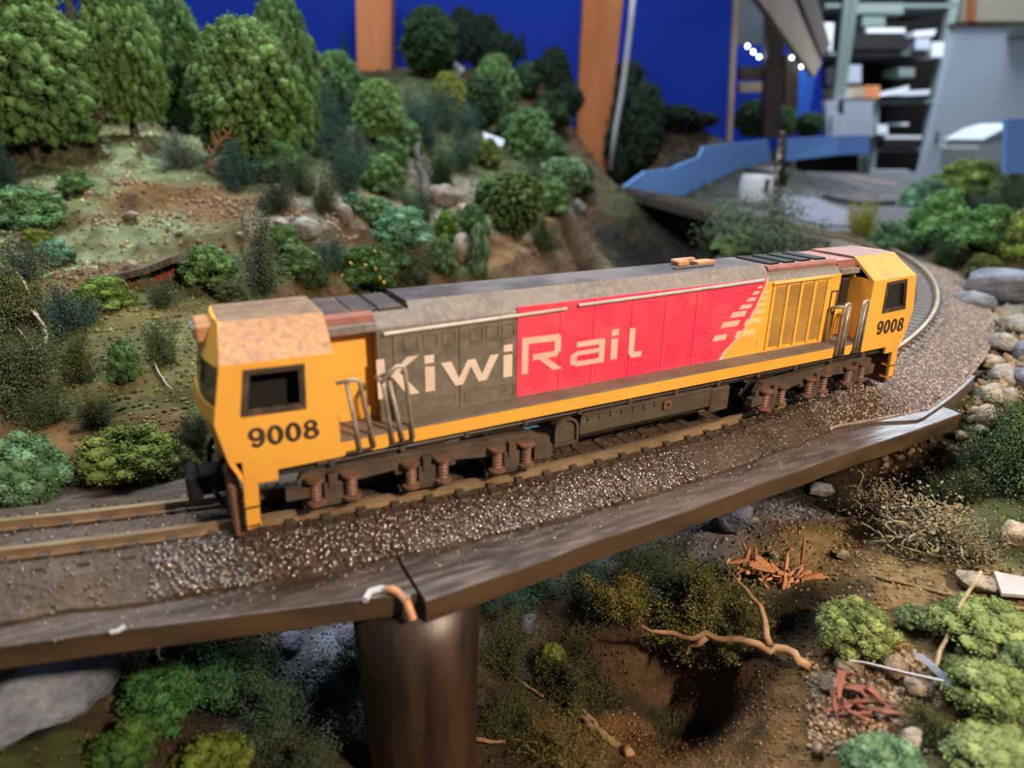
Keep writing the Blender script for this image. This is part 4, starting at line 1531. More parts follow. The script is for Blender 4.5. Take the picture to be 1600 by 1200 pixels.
# ============================================================ trees
GT = (.195, .320, .105)     # bright foam green
GM = (.135, .240, .095)
GD = (.045, .085, .038)
TEAL = (.070, .125, .105)
YG = (.235, .270, .060)
PALE = (.190, .300, .165)
MINT = (.170, .330, .215)
OLV = (.120, .125, .045)
GREYB = (.180, .165, .120)
LICH = (.36, .42, .38)
DKO = (.105, .120, .060)


def tree(px, top, d, wpx, kind, col, label, name='tree', lean=0.0, bare=.06, var=None, group='model trees on the hillside'):
    mid = at(px, (top + top + wpx * 1.2) / 2, d)
    gz = float(terrain(mid[None, :2])[0])
    up = at(px, top, d)
    dp = depth(mid)
    w_ = wpx * dp / FPX
    h_ = max(up[2] - gz, w_ * .5)
    base = np.array([mid[0], mid[1], gz])
    t = thing(name, label, 'tree', base - [0, 0, .1], group)
    me = kind[rng.integers(0, len(kind))] if var is None else kind[var]
    cb = h_ * bare
    if h_ - cb > 3.0 * w_:
        cb = h_ - 3.0 * w_
    link('crown', me, t, (0, 0, cb + .1), (lean, 0, rng.uniform(0, 6.28)), (w_, w_, h_ - cb), col)
    m = M().tube([base - [0, 0, .3], base + [0, 0, h_ * .25], base + [0, 0, cb + (h_ - cb) * .5]], w_ * .045 + .08, 7, w_ * .02 + .04)
    o = m.build('trunk', M_twig, t)
    o.color = (.10, .07, .045, 1)
    return t


for a in [
    (25, -45, 52, 215, TREES, GT, 'largest bright green foam tree, cut by the left edge of the picture'),
    (112, -12, 55, 62, CONES, GREYB, 'thin grey-brown conifer between the two big green trees at the left'),
    (180, -40, 57, 120, TREES, GT, 'tall bright green tree right of the thin grey-brown conifer'),
    (262, -18, 68, 118, TREES, GM, 'mid green tree second from the right in the big group, blue showing to its right'),
    (384, 24, 55, 168, TREES, GT, 'broad rounded green tree behind the small orange dead sprig'),
    (438, -10, 64, 108, TREES, GM, 'tall green tree rising behind the broad rounded one, right end of the big group'),
    (527, 78, 92, 78, TREES, GM, 'dome-topped tree left of the reddish post, with a tiny conifer tip behind it'),
    (537, 48, 104, 17, CONES, GD, 'tiny dark conifer tip poking up behind the dome-topped tree'),
    (590, 122, 82, 76, TREES, GT, 'green rounded tree just below the foot of the reddish post'),
    (672, 9, 150, 90, TREES, GD, 'large dark green dome tree on the hilltop right of the reddish post'),
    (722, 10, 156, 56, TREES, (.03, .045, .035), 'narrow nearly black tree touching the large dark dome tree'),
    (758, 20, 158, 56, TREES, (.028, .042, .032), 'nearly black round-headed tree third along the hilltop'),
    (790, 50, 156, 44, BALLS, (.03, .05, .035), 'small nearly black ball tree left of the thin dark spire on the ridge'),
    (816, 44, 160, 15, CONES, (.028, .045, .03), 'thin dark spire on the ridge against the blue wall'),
    (700, 112, 105, 58, TREES, YG, 'small yellow-green tree below the white stone on the hill'),
    (775, 84, 122, 72, TREES, GM, 'mid green rounded tree in the middle of the wooded slope'),
    (828, 168, 104, 72, BALLS, GM, 'green ball tree left of the foot of the pine post'),
    (806, 266, 62, 84, BALLS, (.115, .175, .060), 'mop-headed green tree standing above the brown rock face'),
    (880, 245, 92, 76, BALLS, PALE, 'soft pale green tree below the foot of the pine post'),
    (866, 72, 162, 60, TREES, (.03, .045, .03), 'dark tree at the left edge of the pine post, high on the ridge'),
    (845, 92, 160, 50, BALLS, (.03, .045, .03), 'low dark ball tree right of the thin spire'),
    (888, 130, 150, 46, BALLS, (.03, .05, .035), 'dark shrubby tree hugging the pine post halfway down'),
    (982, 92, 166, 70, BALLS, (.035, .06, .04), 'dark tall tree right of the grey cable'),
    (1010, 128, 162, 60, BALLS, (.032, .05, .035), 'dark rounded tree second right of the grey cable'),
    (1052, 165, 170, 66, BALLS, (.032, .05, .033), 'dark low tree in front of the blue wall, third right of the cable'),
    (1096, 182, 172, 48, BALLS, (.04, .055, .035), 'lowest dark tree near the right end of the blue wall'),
    (524, 128, 70, 78, WISP, TEAL, 'dark teal wispy tree in front of the dome-topped tree'),
    (655, 145, 86, 76, WISP, TEAL, 'dark teal wispy tree with bare leaning trunk in mid slope'),
    (722, 160, 96, 66, WISP, TEAL, 'dark teal wispy tree left of the white roof-like chip'),
    (750, 118, 112, 66, BALLS, GD, 'dark green round tree above the white roof-like chip'),
]:
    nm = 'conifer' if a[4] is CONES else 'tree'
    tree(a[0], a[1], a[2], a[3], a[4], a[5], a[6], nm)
# trees far away beyond the blue wall
for a in [(1172, 160, 260, 52, BALLS, GD, 'blurred dark green bush tree on the far layout left of the dark uprights'), (1215, 168, 280, 44, BALLS, GM, 'blurred green bush tree on the far layout between the dark uprights'),
          (1262, 178, 290, 40, BALLS, GD, 'blurred green bush tree on the far layout right of the dark uprights')]:
    P = at(a[0], 216, a[2])
    dp = depth(P)
    w_ = a[3] * dp / FPX
    hh_ = (216 - a[1]) * dp / FPX
    tag(link('tree', a[4][0], None, [float(q) for q in P], (0, 0, 1), (w_, w_, hh_), a[5]), a[6], 'tree', 'trees on the far layout')


# ============================================================ bushes
def bush(px, py, wpx, hpx, kind, col, label, d=None, name='bush', group='foam bushes', cat='bush', sink=.08, rz=None, tilt=(0, 0)):
    if d is None:
        P = hit(px, py)
    else:
        P = at(px, py, d)
    dp = depth(P)
    w_, h_ = wpx * dp / FPX, hpx * dp / FPX * 1.04
    me = kind[rng.integers(0, len(kind))]
    return tag(link(name, me, None, [float(P[0]), float(P[1]), float(P[2] - h_ * sink)], (tilt[0], tilt[1], rng.uniform(0, 6.28) if rz is None else rz), (w_, w_, h_), col), label, cat, group)


for a in [
    # left of the locomotive
    (45, 792, 185, 150, FINE, (.135, .240, .120), 'big crumbly grey-green bush at the left edge right behind the rails'),
    (205, 742, 185, 98, FINE, (.225, .260, .060), 'yellow-green foam bush behind the rails left of the cab nose'),
    (160, 765, 120, 60, WISP, DKO, 'dark olive low growth under the yellow-green bush beside the rails'),
    (285, 765, 90, 90, FINE, (.16, .19, .055), 'olive foam bush tucked behind the locomotive front'),
    (310, 690, 70, 50, WISP, DKO, 'dark low bush at the cab nose, left of the windscreen'),
    (198, 592, 58, 78, FINE, GM, 'small dark-footed green shrub alone on the brown bank'),
    (30, 620, 150, 120, WISP, (.12, .14, .065), 'dark olive bramble at the left edge with bare twigs'),
    (120, 590, 90, 70, WISP, OLV, 'olive scrub right of the bare twig on the left bank'),
    (110, 515, 90, 72, WISP, (.085, .14, .12), 'dark teal scrub below the grassy ledge at the left'),
    (165, 478, 110, 56, BUSH, (.19, .27, .065), 'bright green foam cushion just below the grassy ledge'),
    (40, 500, 130, 100, WISP, (.17, .18, .07), 'olive wispy bush at the left edge below the soft green bush'),
    (30, 440, 110, 66, WISP, (.10, .13, .10), 'grey-green scrub at the left edge above the olive bush'),
    (88, 414, 72, 48, BUSH, MINT, 'small soft mint bush on the slope left of the ledge'),
    (62, 388, 60, 40, BUSH, YG, 'yellowish green tuft on the left slope under the mint bush'),
    (52, 355, 130, 80, BUSH, (.170, .320, .150), 'soft light green bush at the left foot of the biggest tree'),
    (12, 296, 66, 62, WISP, TEAL, 'dark teal bush at the left edge under the biggest tree'),
    (330, 442, 104, 70, BUSH, (.160, .270, .085), 'light green foam bush right of the dark slot with red underneath'),
    (408, 448, 84, 110, WISP, (.14, .17, .10), 'tall dark grey-green wispy bush above the cab roof'),
    (360, 470, 60, 40, BUSH, DKO, 'dark shadowed tuft directly above the cab roof corner'),
    (470, 430, 78, 60, BUSH, GM, 'green bush right of the tall dark wispy bush'),
    (520, 420, 60, 50, WISP, TEAL, 'teal tuft left of the bush with yellow blooms'),
    (570, 448, 118, 76, BUSH, (.085, .150, .045), 'dark green bush dotted with yellow blooms above the hood'),
    (630, 378, 116, 66, BUSH, MINT, 'smooth mint green mound on the slope above the hood'),
    (655, 440, 84, 60, WISP, DKO, 'dark scrub between the blooming bush and the roof'),
    (690, 424, 60, 60, BUSH, GM, 'green tuft left of the pale cliff'),
    (748, 428, 44, 96, BUSH, PALE, 'narrow pale green upright bush right of the pale cliff'),
    (700, 372, 54, 52, BUSH, (.14, .25, .06), 'bright green tuft on top of the pale cliff'),
    (283, 196, 80, 70, WISP, LICH, 'grey lichen bush between the big trees at the top of the grass'),
    (280, 262, 76, 56, WISP, (.20, .24, .19), 'grey-green lichen tuft left of the orange dead sprig'),
    (375, 292, 78, 68, WISP, TEAL, 'dark teal bush right of the orange dead sprig'),
    (440, 282, 92, 72, BUSH, (.11, .20, .08), 'leafy green bush at the foot of the big tree group, right side'),
    (485, 235, 72, 62, BUSH, MINT, 'mint green bush under the tall tree at the end of the group'),
    (430, 330, 74, 62, WISP, (.07, .09, .055), 'dark scrub over the reddish bare soil'),
    (505, 330, 62, 60, WISP, DKO, 'dark scrub above the whitish stones'),
    (540, 300, 76, 80, WISP, TEAL, 'teal scrub below the dark teal wispy tree'),
    (600, 300, 84, 70, BUSH, GM, 'green bush below the rounded tree near the reddish post'),
    (553, 330, 44, 34, BUSH, MINT, 'little mint tuft beside the whitish stones'),
    (690, 290, 70, 54, WISP, GD, 'dark green scrub right of the leaning trunk'),
    (760, 258, 60, 52, BUSH, (.15, .19, .05), 'yellowish bush under the white roof-like chip'),
    (860, 330, 80, 60, BUSH, GM, 'green bush right of the mop-headed tree'),
    (905, 300, 60, 50, BUSH, GD, 'dark green bush at the near end of the far bridge'),
    (760, 330, 60, 60, BUSH, GM, 'green bush left of the mop-headed tree'),
    (850, 385, 60, 50, WISP, DKO, 'dark tuft on the brown rock face'),
    (640, 240, 60, 60, BUSH, GM, 'green bush between the rounded tree and the teal trees'),
    (820, 150, 60, 60, BUSH, GD, 'dark green bush high on the wooded slope'),
    (760, 180, 70, 60, BUSH, GD, 'dark bush below the mid green rounded tree'),
    (860, 200, 70, 70, BUSH, GD, 'dark bush left of the pine post at half its height'),
    (410, 250, 80, 60, BUSH, (.10, .19, .075), 'green bush at the foot of the broad rounded tree'),
    (470, 300, 70, 60, WISP, (.10, .15, .085), 'grey-green scrub above the dead red grass'),
    (455, 265, 60, 50, BUSH, (.12, .22, .09), 'leafy tuft under the tall tree, below the mint bush'),
    (560, 285, 80, 80, WISP, (.08, .13, .10), 'bluish scrub below the dark teal wispy tree, right one'),
    (610, 265, 70, 60, BUSH, (.11, .20, .08), 'green bush at the foot of the rounded green tree'),
    (650, 345, 70, 50, WISP, (.09, .14, .09), 'scrub behind the smooth mint mound'),
    (590, 350, 70, 50, BUSH, (.13, .26, .12), 'green foam bush left of the smooth mint mound'),
    (610, 425, 80, 60, BUSH, (.09, .16, .06), 'dark green bush right of the blooming bush'),
    (445, 400, 70, 60, BUSH, (.12, .22, .09), 'green tuft below the whitish stones'),
    (500, 445, 70, 50, WISP, (.10, .13, .06), 'low scrub at the roof line left of the blooming bush'),
    (720, 260, 70, 60, WISP, (.08, .13, .085), 'dark scrub between leaning trunk and white chip'),
    (800, 230, 70, 60, BUSH, (.09, .16, .07), 'dark green bush left of the green ball tree'),
    (690, 200, 60, 60, WISP, (.08, .12, .08), 'dark scrub below the yellow-green tree'),
    (860, 260, 70, 60, BUSH, (.10, .18, .08), 'green bush at the foot of the green ball tree'),
    (740, 370, 60, 60, BUSH, (.10, .19, .08), 'green bush between pale cliff and mop-headed tree'),
    (830, 300, 60, 50, WISP, (.09, .13, .08), 'scrub behind the mop-headed tree'),
    (260, 565, 70, 70, WISP, (.13, .16, .07), 'olive scrub left of the cab window'),
    (255, 480, 60, 50, WISP, (.13, .17, .09), 'grey-green tuft on the bank left of the headlight'),
    (150, 660, 80, 50, WISP, (.15, .15, .06), 'yellowish scrub above the yellow-green bush by the rails'),
    (75, 660, 90, 60, WISP, (.11, .14, .06), 'olive scrub above the crumbly bush at the left edge'),
    (120, 300, 60, 40, BUSH, (.16, .27, .12), 'little pale bush on the meadow under the grey-brown conifer'),
    # behind the right end
    (1195, 400, 200, 96, WISP, (.15, .20, .135), 'wide grey-green wispy bush behind the roof fans'),
    (1110, 400, 80, 84, WISP, (.12, .17, .11), 'smaller grey-green wispy bush left of the pale leaves'),
    (1012, 254, 74, 30, WISP, GD, 'low dark scrub beyond the far bridge above the blue fascia'),
    (1200, 352, 60, 40, WISP, (.08, .11, .075), 'little grey-green tuft beside the speckled trunk'),
    # pile on the right
    (1390, 396, 84, 62, BUSH, (.11, .21, .12), 'dark bluish green foam bush at the left foot of the right-hand pile'),
    (1345, 375, 70, 64, WISP, (.33, .33, .07), 'yellow-olive scrub at the far left of the right-hand pile'),
    (1462, 380, 120, 96, BUSH, (.15, .30, .11), 'green foam bush in the middle of the right-hand pile'),
    (1440, 338, 92, 72, BUSH, MINT, 'pale mint foam bush on the left shoulder of the right-hand pile'),
    (1505, 318, 150, 78, BUSH, (.27, .35, .09), 'yellow-green foam bush on top of the right-hand pile'),
    (1570, 345, 92, 84, WISP, (.090, .130, .080), 'grey-green wispy bush at the right of the pile'),
    (1598, 300, 60, 60, BUSH, (.15, .25, .08), 'light green foam bush at the right edge on top of the pile'),
    (1535, 392, 120, 84, BUSH, (.13, .26, .10), 'deep green foam bush in the lower middle of the pile'),
    (1590, 400, 80, 90, BUSH, (.25, .31, .08), 'olive-yellow foam bush at the right edge of the pile'),
    (1480, 420, 90, 50, WISP, GD, 'dark shadowed scrub under the pile above the gravel bend'),
    (1535, 432, 62, 42, FINE, (.14, .16, .05), 'mossy mound beside the big bluish boulder'),
    # lower right
    (1585, 770, 170, 170, WISP, (.12, .17, .075), 'tall dark green mossy bush at the right edge below the boulders'),
    (1335, 1008, 140, 92, FINE, (.280, .315, .110), 'pale green foam bush right of the orange splinters'),
    (1545, 1000, 190, 70, FINE, (.265, .310, .110), 'pale green foam mat at the right edge beside the thin twig'),
    (1535, 1078, 130, 56, FINE, (.255, .295, .100), 'green foam clump right of the cream strip'),
    (1560, 1110, 190, 84, FINE, (.270, .315, .115), 'big pale green foam clump in the lower right corner'),
    (1385, 1225, 160, 84, FINE, (.210, .330, .180), 'soft mint foam clump at the bottom edge'),
    (1570, 1215, 200, 60, FINE, (.26, .31, .12), 'pale foam clump cut by the bottom right corner'),
    (1070, 1000, 170, 70, WISP, (.30, .26, .075), 'brownish moss mound left of the forked stick'),
    (975, 960, 120, 66, WISP, (.33, .27, .075), 'ochre moss tuft under the deck right of the pier'),
    (1105, 945, 140, 64, WISP, (.23, .215, .075), 'dark moss under the orange splinters'),
    (1150, 1000, 120, 60, WISP, (.23, .21, .07), 'dark moss between the branches of the forked stick'),
    (1440, 850, 170, 90, TANGLE, (.300, .235, .150), 'tangled brownish dead scrub under the right end of the deck'),
    (1375, 815, 110, 70, TANGLE, (.340, .270, .190), 'pale tangled dead scrub left of the larger tangle'),
    (1520, 880, 110, 66, TANGLE, (.270, .210, .130), 'grey-brown dead scrub left of the pale stone'),
    # lower left and under the deck
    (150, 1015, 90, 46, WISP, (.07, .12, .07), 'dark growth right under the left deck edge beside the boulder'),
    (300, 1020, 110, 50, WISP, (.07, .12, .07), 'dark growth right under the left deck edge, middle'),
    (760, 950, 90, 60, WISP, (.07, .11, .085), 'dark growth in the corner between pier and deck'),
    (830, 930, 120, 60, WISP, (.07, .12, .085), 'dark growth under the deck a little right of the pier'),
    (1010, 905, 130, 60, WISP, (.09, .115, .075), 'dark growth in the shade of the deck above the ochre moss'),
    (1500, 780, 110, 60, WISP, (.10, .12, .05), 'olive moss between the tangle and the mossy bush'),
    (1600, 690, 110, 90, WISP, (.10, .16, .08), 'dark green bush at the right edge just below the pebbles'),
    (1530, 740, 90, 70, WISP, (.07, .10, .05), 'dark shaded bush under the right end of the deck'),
    (1425, 975, 60, 40, FINE, (.25, .31, .14), 'small pale foam tuft left of the thin twig'),
    (1600, 1060, 110, 80, FINE, (.25, .32, .14), 'pale foam clump at the right edge, middle of the mat'),
    (1455, 1150, 110, 50, WISP, (.12, .12, .05), 'dark low moss in the shade right of the dry leaves'),
    (862, 1042, 60, 50, FINE, (.330, .360, .070), 'small yellow-green moss ball right of the pier'),
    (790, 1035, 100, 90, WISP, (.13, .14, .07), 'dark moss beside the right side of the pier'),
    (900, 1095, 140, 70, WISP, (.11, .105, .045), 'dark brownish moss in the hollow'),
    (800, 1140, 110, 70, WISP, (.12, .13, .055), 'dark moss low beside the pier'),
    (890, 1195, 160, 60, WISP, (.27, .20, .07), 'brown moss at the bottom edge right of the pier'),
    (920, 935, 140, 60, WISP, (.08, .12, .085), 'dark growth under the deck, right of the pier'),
    (250, 1115, 150, 100, BUSH, (.075, .190, .060), 'green foam bush right of the big grey boulder'),
    (330, 1085, 130, 100, BUSH, (.065, .160, .065), 'deep green foam bush in the shade under the left deck'),
    (200, 1190, 130, 80, BUSH, (.095, .190, .045), 'green foam bush at the bottom edge below the boulder'),
    (330, 1215, 150, 76, BUSH, (.200, .250, .045), 'yellow-green foam bush at the bottom edge left of the pier'),
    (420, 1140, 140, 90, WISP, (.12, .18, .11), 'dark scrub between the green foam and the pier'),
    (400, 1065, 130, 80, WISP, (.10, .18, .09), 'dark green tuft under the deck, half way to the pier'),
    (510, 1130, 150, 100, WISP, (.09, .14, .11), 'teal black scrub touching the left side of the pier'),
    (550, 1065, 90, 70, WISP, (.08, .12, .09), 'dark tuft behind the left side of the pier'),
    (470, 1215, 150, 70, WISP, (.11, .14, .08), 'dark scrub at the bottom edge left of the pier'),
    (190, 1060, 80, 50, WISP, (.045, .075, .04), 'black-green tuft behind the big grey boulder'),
]:
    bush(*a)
# yellow blooms on the dark bush
for x, y in ((585, 393), (571, 415), (587, 420), (535, 430), (594, 435), (600, 442), (548, 412), (560, 438)):
    P = hit(570, 446)
    c = at(x, y, float((P - CAM) @ FWD) - 1.6)
    o = link('bloom', ROCKS[x % 6], None, [float(q) for q in c], (x, y, 0), (.13, .13, .11), (1, 1, 1))
    o.data = ROCKS[x % 6].copy()
    o.data.materials[0] = M_flower
    tag(o, 'small yellow bloom on the dark bush above the hood, ' + {(585, 393): 'topmost and brightest', (571, 415): 'the large one in the middle', (587, 420): 'right of the middle one', (535, 430): 'leftmost low down', (594, 435): 'rightmost low down', (600, 442): 'lowest by the roof', (548, 412): 'left in the upper half', (560, 438): 'low in the middle'}[(x, y)], 'flower', 'yellow blooms on the dark bush')

# ============================================================ stones
BLUEG = (.26, .29, .36)
CREAM = (.52, .44, .35)
GREYS = (.33, .31, .29)


def stone(px, py, wpx, hpx, col, label, name='stone', d=None, group='stones beside the track', v=None, sink=.25, rot=None, deep=1.0):
    P = hit(px, py) if d is None else at(px, py, d)
    dp = depth(P)
    w_, h_ = wpx * dp / FPX / 2, hpx * dp / FPX / 2
    me = ROCKS[rng.integers(0, 6) if v is None else v]
    o = link(name, me, None, (float(P[0]), float(P[1]), float(P[2] + h_ * (1 - sink))), rot or (rng.uniform(-.2, .2), rng.uniform(-.2, .2), -.49 + rng.uniform(-.25, .25)), (w_ * 1.05, w_ * deep, h_ * 1.15), col)
    return tag(o, label, 'stone', group)


for a in [
    (1560, 478, 120, 62, BLUEG, 'largest flat bluish boulder at the right edge', 'boulder'),
    (1515, 487, 62, 36, (.28, .29, .33), 'bluish stone left of the largest flat boulder', 'boulder'),
    (1545, 512, 56, 30, (.36, .34, .32), 'grey stone in front of the largest boulder', 'stone'),
    (1590, 520, 40, 34, (.42, .40, .37), 'light grey stone at the right edge below the largest boulder', 'stone'),
    (1500, 470, 40, 20, (.40, .35, .31), 'pale brown stone at the bend of the track', 'stone'),
    (1470, 452, 42, 18, (.42, .36, .32), 'flat pinkish stone at the inside of the bend, below the dark scrub', 'stone'),
    (1440, 430, 30, 16, (.40, .33, .28), 'small pinkish stone beside the bend nearest the cab', 'stone'),
    (1530, 530, 40, 22, (.30, .30, .33), 'bluish flat stone between gravel and pale pebbles', 'stone'),
    (1570, 548, 44, 30, (.50, .45, .40), 'cream stone at the end of the gravel, upper of the pebble row', 'stone'),
    (1597, 560, 36, 30, BLUEG, 'bluish stone at the right edge in the pebble row', 'stone'),
    (1545, 578, 34, 26, CREAM, 'cream pebble touching the gravel shelf, upper one', 'stone'),
    (1568, 598, 46, 34, (.46, .42, .38), 'round greyish pebble right of the gravel shelf', 'stone'),
    (1595, 606, 40, 36, BLUEG, 'blue-grey pebble at the right edge, lower', 'stone'),
    (1550, 628, 40, 34, CREAM, 'cream pebble at the corner of the deck', 'stone'),
    (1575, 628, 30, 24, (.48, .44, .40), 'small pale pebble right of the corner cream pebble', 'stone'),
    (1540, 664, 38, 40, (.50, .42, .30), 'yellowish pebble below the corner of the deck', 'stone'),
    (1498, 686, 24, 16, CREAM, 'small cream pebble under the right end of the deck', 'stone'),
    (1530, 680, 24, 18, (.50, .43, .33), 'small yellowish pebble under the deck corner', 'stone'),
    (1483, 706, 24, 14, (.50, .38, .28), 'orange-beige pebble in the dark gap under the deck', 'stone'),
    (1575, 855, 44, 50, (.58, .49, .36), 'big pale yellow stone at the right edge in the dead scrub', 'stone'),
    (1518, 918, 64, 30, (.50, .43, .34), 'flat beige stone below the dead scrub', 'stone'),
    (1314, 874, 22, 18, (.50, .42, .27), 'yellowish pebble alone on the bare soil', 'stone'),
    (1208, 870, 18, 14, CREAM, 'cream pebble behind the orange splinters', 'stone'),
    (1280, 776, 38, 24, (.36, .36, .37), 'grey stone under the deck edge at the top of the bare soil', 'stone'),
    (1135, 830, 66, 66, (.22, .24, .33), 'bluish rock in the shade of the deck', 'boulder'),
    (1176, 818, 18, 12, CREAM, 'tiny cream pebble beside the bluish shaded rock', 'stone'),
    (1272, 1180, 20, 30, (.52, .42, .30), 'small upright beige stone near the bottom edge', 'stone'),
    (1425, 1165, 40, 34, (.50, .43, .36), 'beige stone right of the mint foam clump', 'stone'),
    (1430, 1080, 46, 24, (.34, .25, .18), 'brown clod under the cream strip', 'stone'),
    (1400, 1050, 44, 30, (.32, .23, .15), 'brown clod above the cream strip', 'stone'),
    (1300, 1080, 46, 34, (.34, .25, .17), 'crumbly brown clod left of the cream strip', 'clod'),
    (1325, 1050, 44, 26, (.36, .27, .18), 'crumbly tan clod at the end of the forked stick', 'clod'),
    (480, 375, 46, 38, (.40, .40, .34), 'whitish stone in the pale outcrop above the cab', 'stone'),
    (440, 358, 24, 18, (.48, .45, .38), 'small whitish stone left of the pale outcrop', 'stone'),
    (540, 350, 26, 34, (.36, .31, .26), 'upright pinkish stone right of the pale outcrop', 'stone'),
    (722, 402, 28, 46, (.40, .34, .27), 'pale cliff stone, lowest of the column', 'stone'),
    (726, 356, 26, 40, (.42, .36, .29), 'pale cliff stone, upper of the column', 'stone'),
    (695, 318, 50, 30, (.28, .23, .19), 'brownish pink stone slab at the top of the pale cliff', 'stone'),
    (904, 330, 22, 24, (.30, .30, .28), 'grey stone at the near end of the far bridge', 'stone'),
    (714, 117, 22, 24, (.42, .43, .45), 'white stone on the hilltop under the black trees', 'stone'),
    (205, 428, 22, 24, (.52, .40, .30), 'peach coloured stone on the ledge above the dark slot', 'stone'),
    (205, 345, 26, 16, (.45, .36, .27), 'pale stone in the upper bare streak of the grass', 'stone'),
    (166, 242, 14, 12, (.50, .50, .46), 'small white stone in the upper grass', 'stone'),
    (168, 222, 14, 9, (.36, .40, .34), 'small greyish stone at the top of the grass', 'stone'),
    (280, 368, 14, 10, (.50, .50, .42), 'small white stone in the lower grass', 'stone'),
    (376, 370, 12, 10, (.48, .46, .40), 'small white stone near the tall dark wispy bush', 'stone'),
    (312, 382, 12, 10, (.50, .30, .22), 'small pink stone in the lower grass', 'stone'),
    (760, 300, 30, 18, (.28, .24, .20), 'brown pink stone left of the mop-headed tree', 'stone'),
    (545, 860, 10, 8, CREAM, '', 'stone'),
]:
    if a[5]:
        stone(*a)
# big boulder lower left
P = hit(70, 1130)
tag(link('boulder', ROCKS[4], None, (float(P[0]) - .2, float(P[1]) + .5, float(P[2]) + .8), (.25, .15, .6), (2.2, 1.9, 1.6), (.27, .30, .37)), 'big grey boulder in the lower left corner under the deck', 'stone', 'stones beside the track')
for x, y, w_, h_, l in ((455, 1010, 56, 44, 'lavender gravelly lump left of the pier'), (548, 1000, 60, 40, 'lavender gravelly lump touching the pier'), (825, 985, 34, 60, 'lavender gravelly lump right of the pier'),
                        (548, 1046, 24, 18, 'pale grey stone left of the pier')):
    stone(x, y, w_ * .8, h_ * .7, (.19, .19, .26), l, 'clod', sink=.5)
# pebbles too small to pick apart around the right-hand rocks and on the bare soil
Cs, Rs = [], []
for n_, (x0, x1, y0, y1), r_ in ((240, (1500, 1600, 500, 660), (.10, .30)), (160, (1430, 1560, 425, 500), (.12, .30)), (150, (1380, 1520, 690, 860), (.05, .18)), (260, (1150, 1450, 780, 950), (.02, .07)),
                                 (900, (1260, 1470, 1020, 1180), (.03, .12)), (60, (840, 1000, 1100, 1200), (.02, .06)), (120, (60, 320, 250, 440), (.05, .14)), (120, (430, 560, 320, 390), (.06, .2)), (90, (140, 290, 336, 354), (.03, .16)), (50, (80, 140, 294, 306), (.03, .14)), (50, (170, 215, 280, 290), (.03, .14)), (110, (290, 380, 310, 347), (.03, .18)), (110, (80, 240, 410, 440), (.03, .16)), (90, (20, 60, 330, 400), (.05, .18))):
    for q in range(n_):
        P = hit(rng.uniform(x0, x1), rng.uniform(y0, y1))
        r = rng.uniform(*r_)
        Cs.append(P + [0, 0, r * .3])
        Rs.append(r)
V, F = scatter(ICO1, ICOF1, np.array(Cs), np.array(Rs), .4)
M_peb = mat('pebbles', (.30, .205, .125), .9, (.21, .135, .085), 1.0, .4, .7, tone=(.5, 1.35))
pb = link('pebbles', mesh_np('pebbles', V, F, M_peb, np.repeat(rng.uniform(0, 1, len(Cs)), 12)))
pb.parent = ground
pb['kind'] = 'stuff'


# ============================================================ sticks, splinters, scraps
def stick(pts, r, r2, label, col=(.40, .235, .12), name='stick', lift=.12, group='twigs on the scenery', cat='twig', forks=(), zs=None, pull=0.0):
    P = []
    for i, (x, y) in enumerate(pts):
        p = hit(x, y)
        p = p + (CAM - p) * pull * (min(i, 3) / 3)
        P.append(p + [0, 0, lift + (zs[i] if zs else 0)])
    # smooth the lie of the stick
    P = np.array(P)
    for k in range(2):
        P[1:-1] = (P[:-2] + 2 * P[1:-1] + P[2:]) / 4
    t = thing(name, label, cat, P[0], group) if forks else None
    Q = [P[0]]
    for a, b in zip(P[:-1], P[1:]):
        for f in (.33, .66, 1):
            Q.append(a + (b - a) * f + rng.normal(scale=r * .35, size=3))
    m = M().tube(Q, r, 8, r2)
    o = m.build('stem' if t else name, M_twig, t, None if t else P[0], True)
    o.color = (*col, 1)
    if not t:
        tag(o, label, cat, group)
    for f in forks:
        FP = np.array([P[f[0]]] + [hit(x, y) + (CAM - hit(x, y)) * pull + [0, 0, lift] for x, y in f[1]])
        Q = [FP[0]]
        for a, b in zip(FP[:-1], FP[1:]):
            for g_ in (.5, 1):
                Q.append(a + (b - a) * g_ + rng.normal(scale=r * .3, size=3))
        q = M().tube(Q, r * .8, 7, r2 * .7).build('side_branch', M_twig, t, None, True)
        q.color = (*col, 1)
    return t or o


stick([(1262, 1045), (1240, 1025), (1215, 1008), (1160, 1005), (1100, 1000), (1050, 995), (1005, 985)], .17, .07, 'forked brown stick lying over the moss below the splinters',
      pull=.065,
      forks=((2, [(1198, 985), (1185, 955), (1165, 925), (1142, 902)]), (4, [(1080, 1015), (1070, 1028)])))
stick([(1455, 1062), (1465, 1030), (1478, 995), (1515, 952)], .07, .055, 'thin pale twig standing up beside the cream strip', (.42, .34, .20), lift=.5, zs=[-.3, .3, .8, 1.0])
stick([(1368, 905), (1420, 918), (1470, 930), (1515, 945), (1600, 955)], .06, .05, 'thin brown twig crossing the bare soil to the right edge', (.30, .19, .10))
stick([(985, 1185), (960, 1165), (940, 1150), (905, 1125)], .17, .09, 'thick pale stub of branch right of the pier near the bottom', (.46, .28, .15), forks=((2, [(925, 1130), (903, 1108)]), ))
stick([(785, 1045), (800, 1062), (825, 1080), (850, 1092)], .06, .05, 'thin brown twig beside the pier', (.28, .16, .09))
stick([(740, 1160), (770, 1165), (790, 1160)], .08, .05, 'short reddish twig at the foot of the pier', (.42, .22, .12))
stick([(272, 1041), (240, 1036), (228, 1028), (250, 1015)], .10, .06, 'bent grey twig under the left deck', (.40, .38, .30))
stick([(160, 1058), (190, 1062), (226, 1068)], .035, .03, 'thin grey straw under the left deck beside the boulder', (.38, .38, .30))
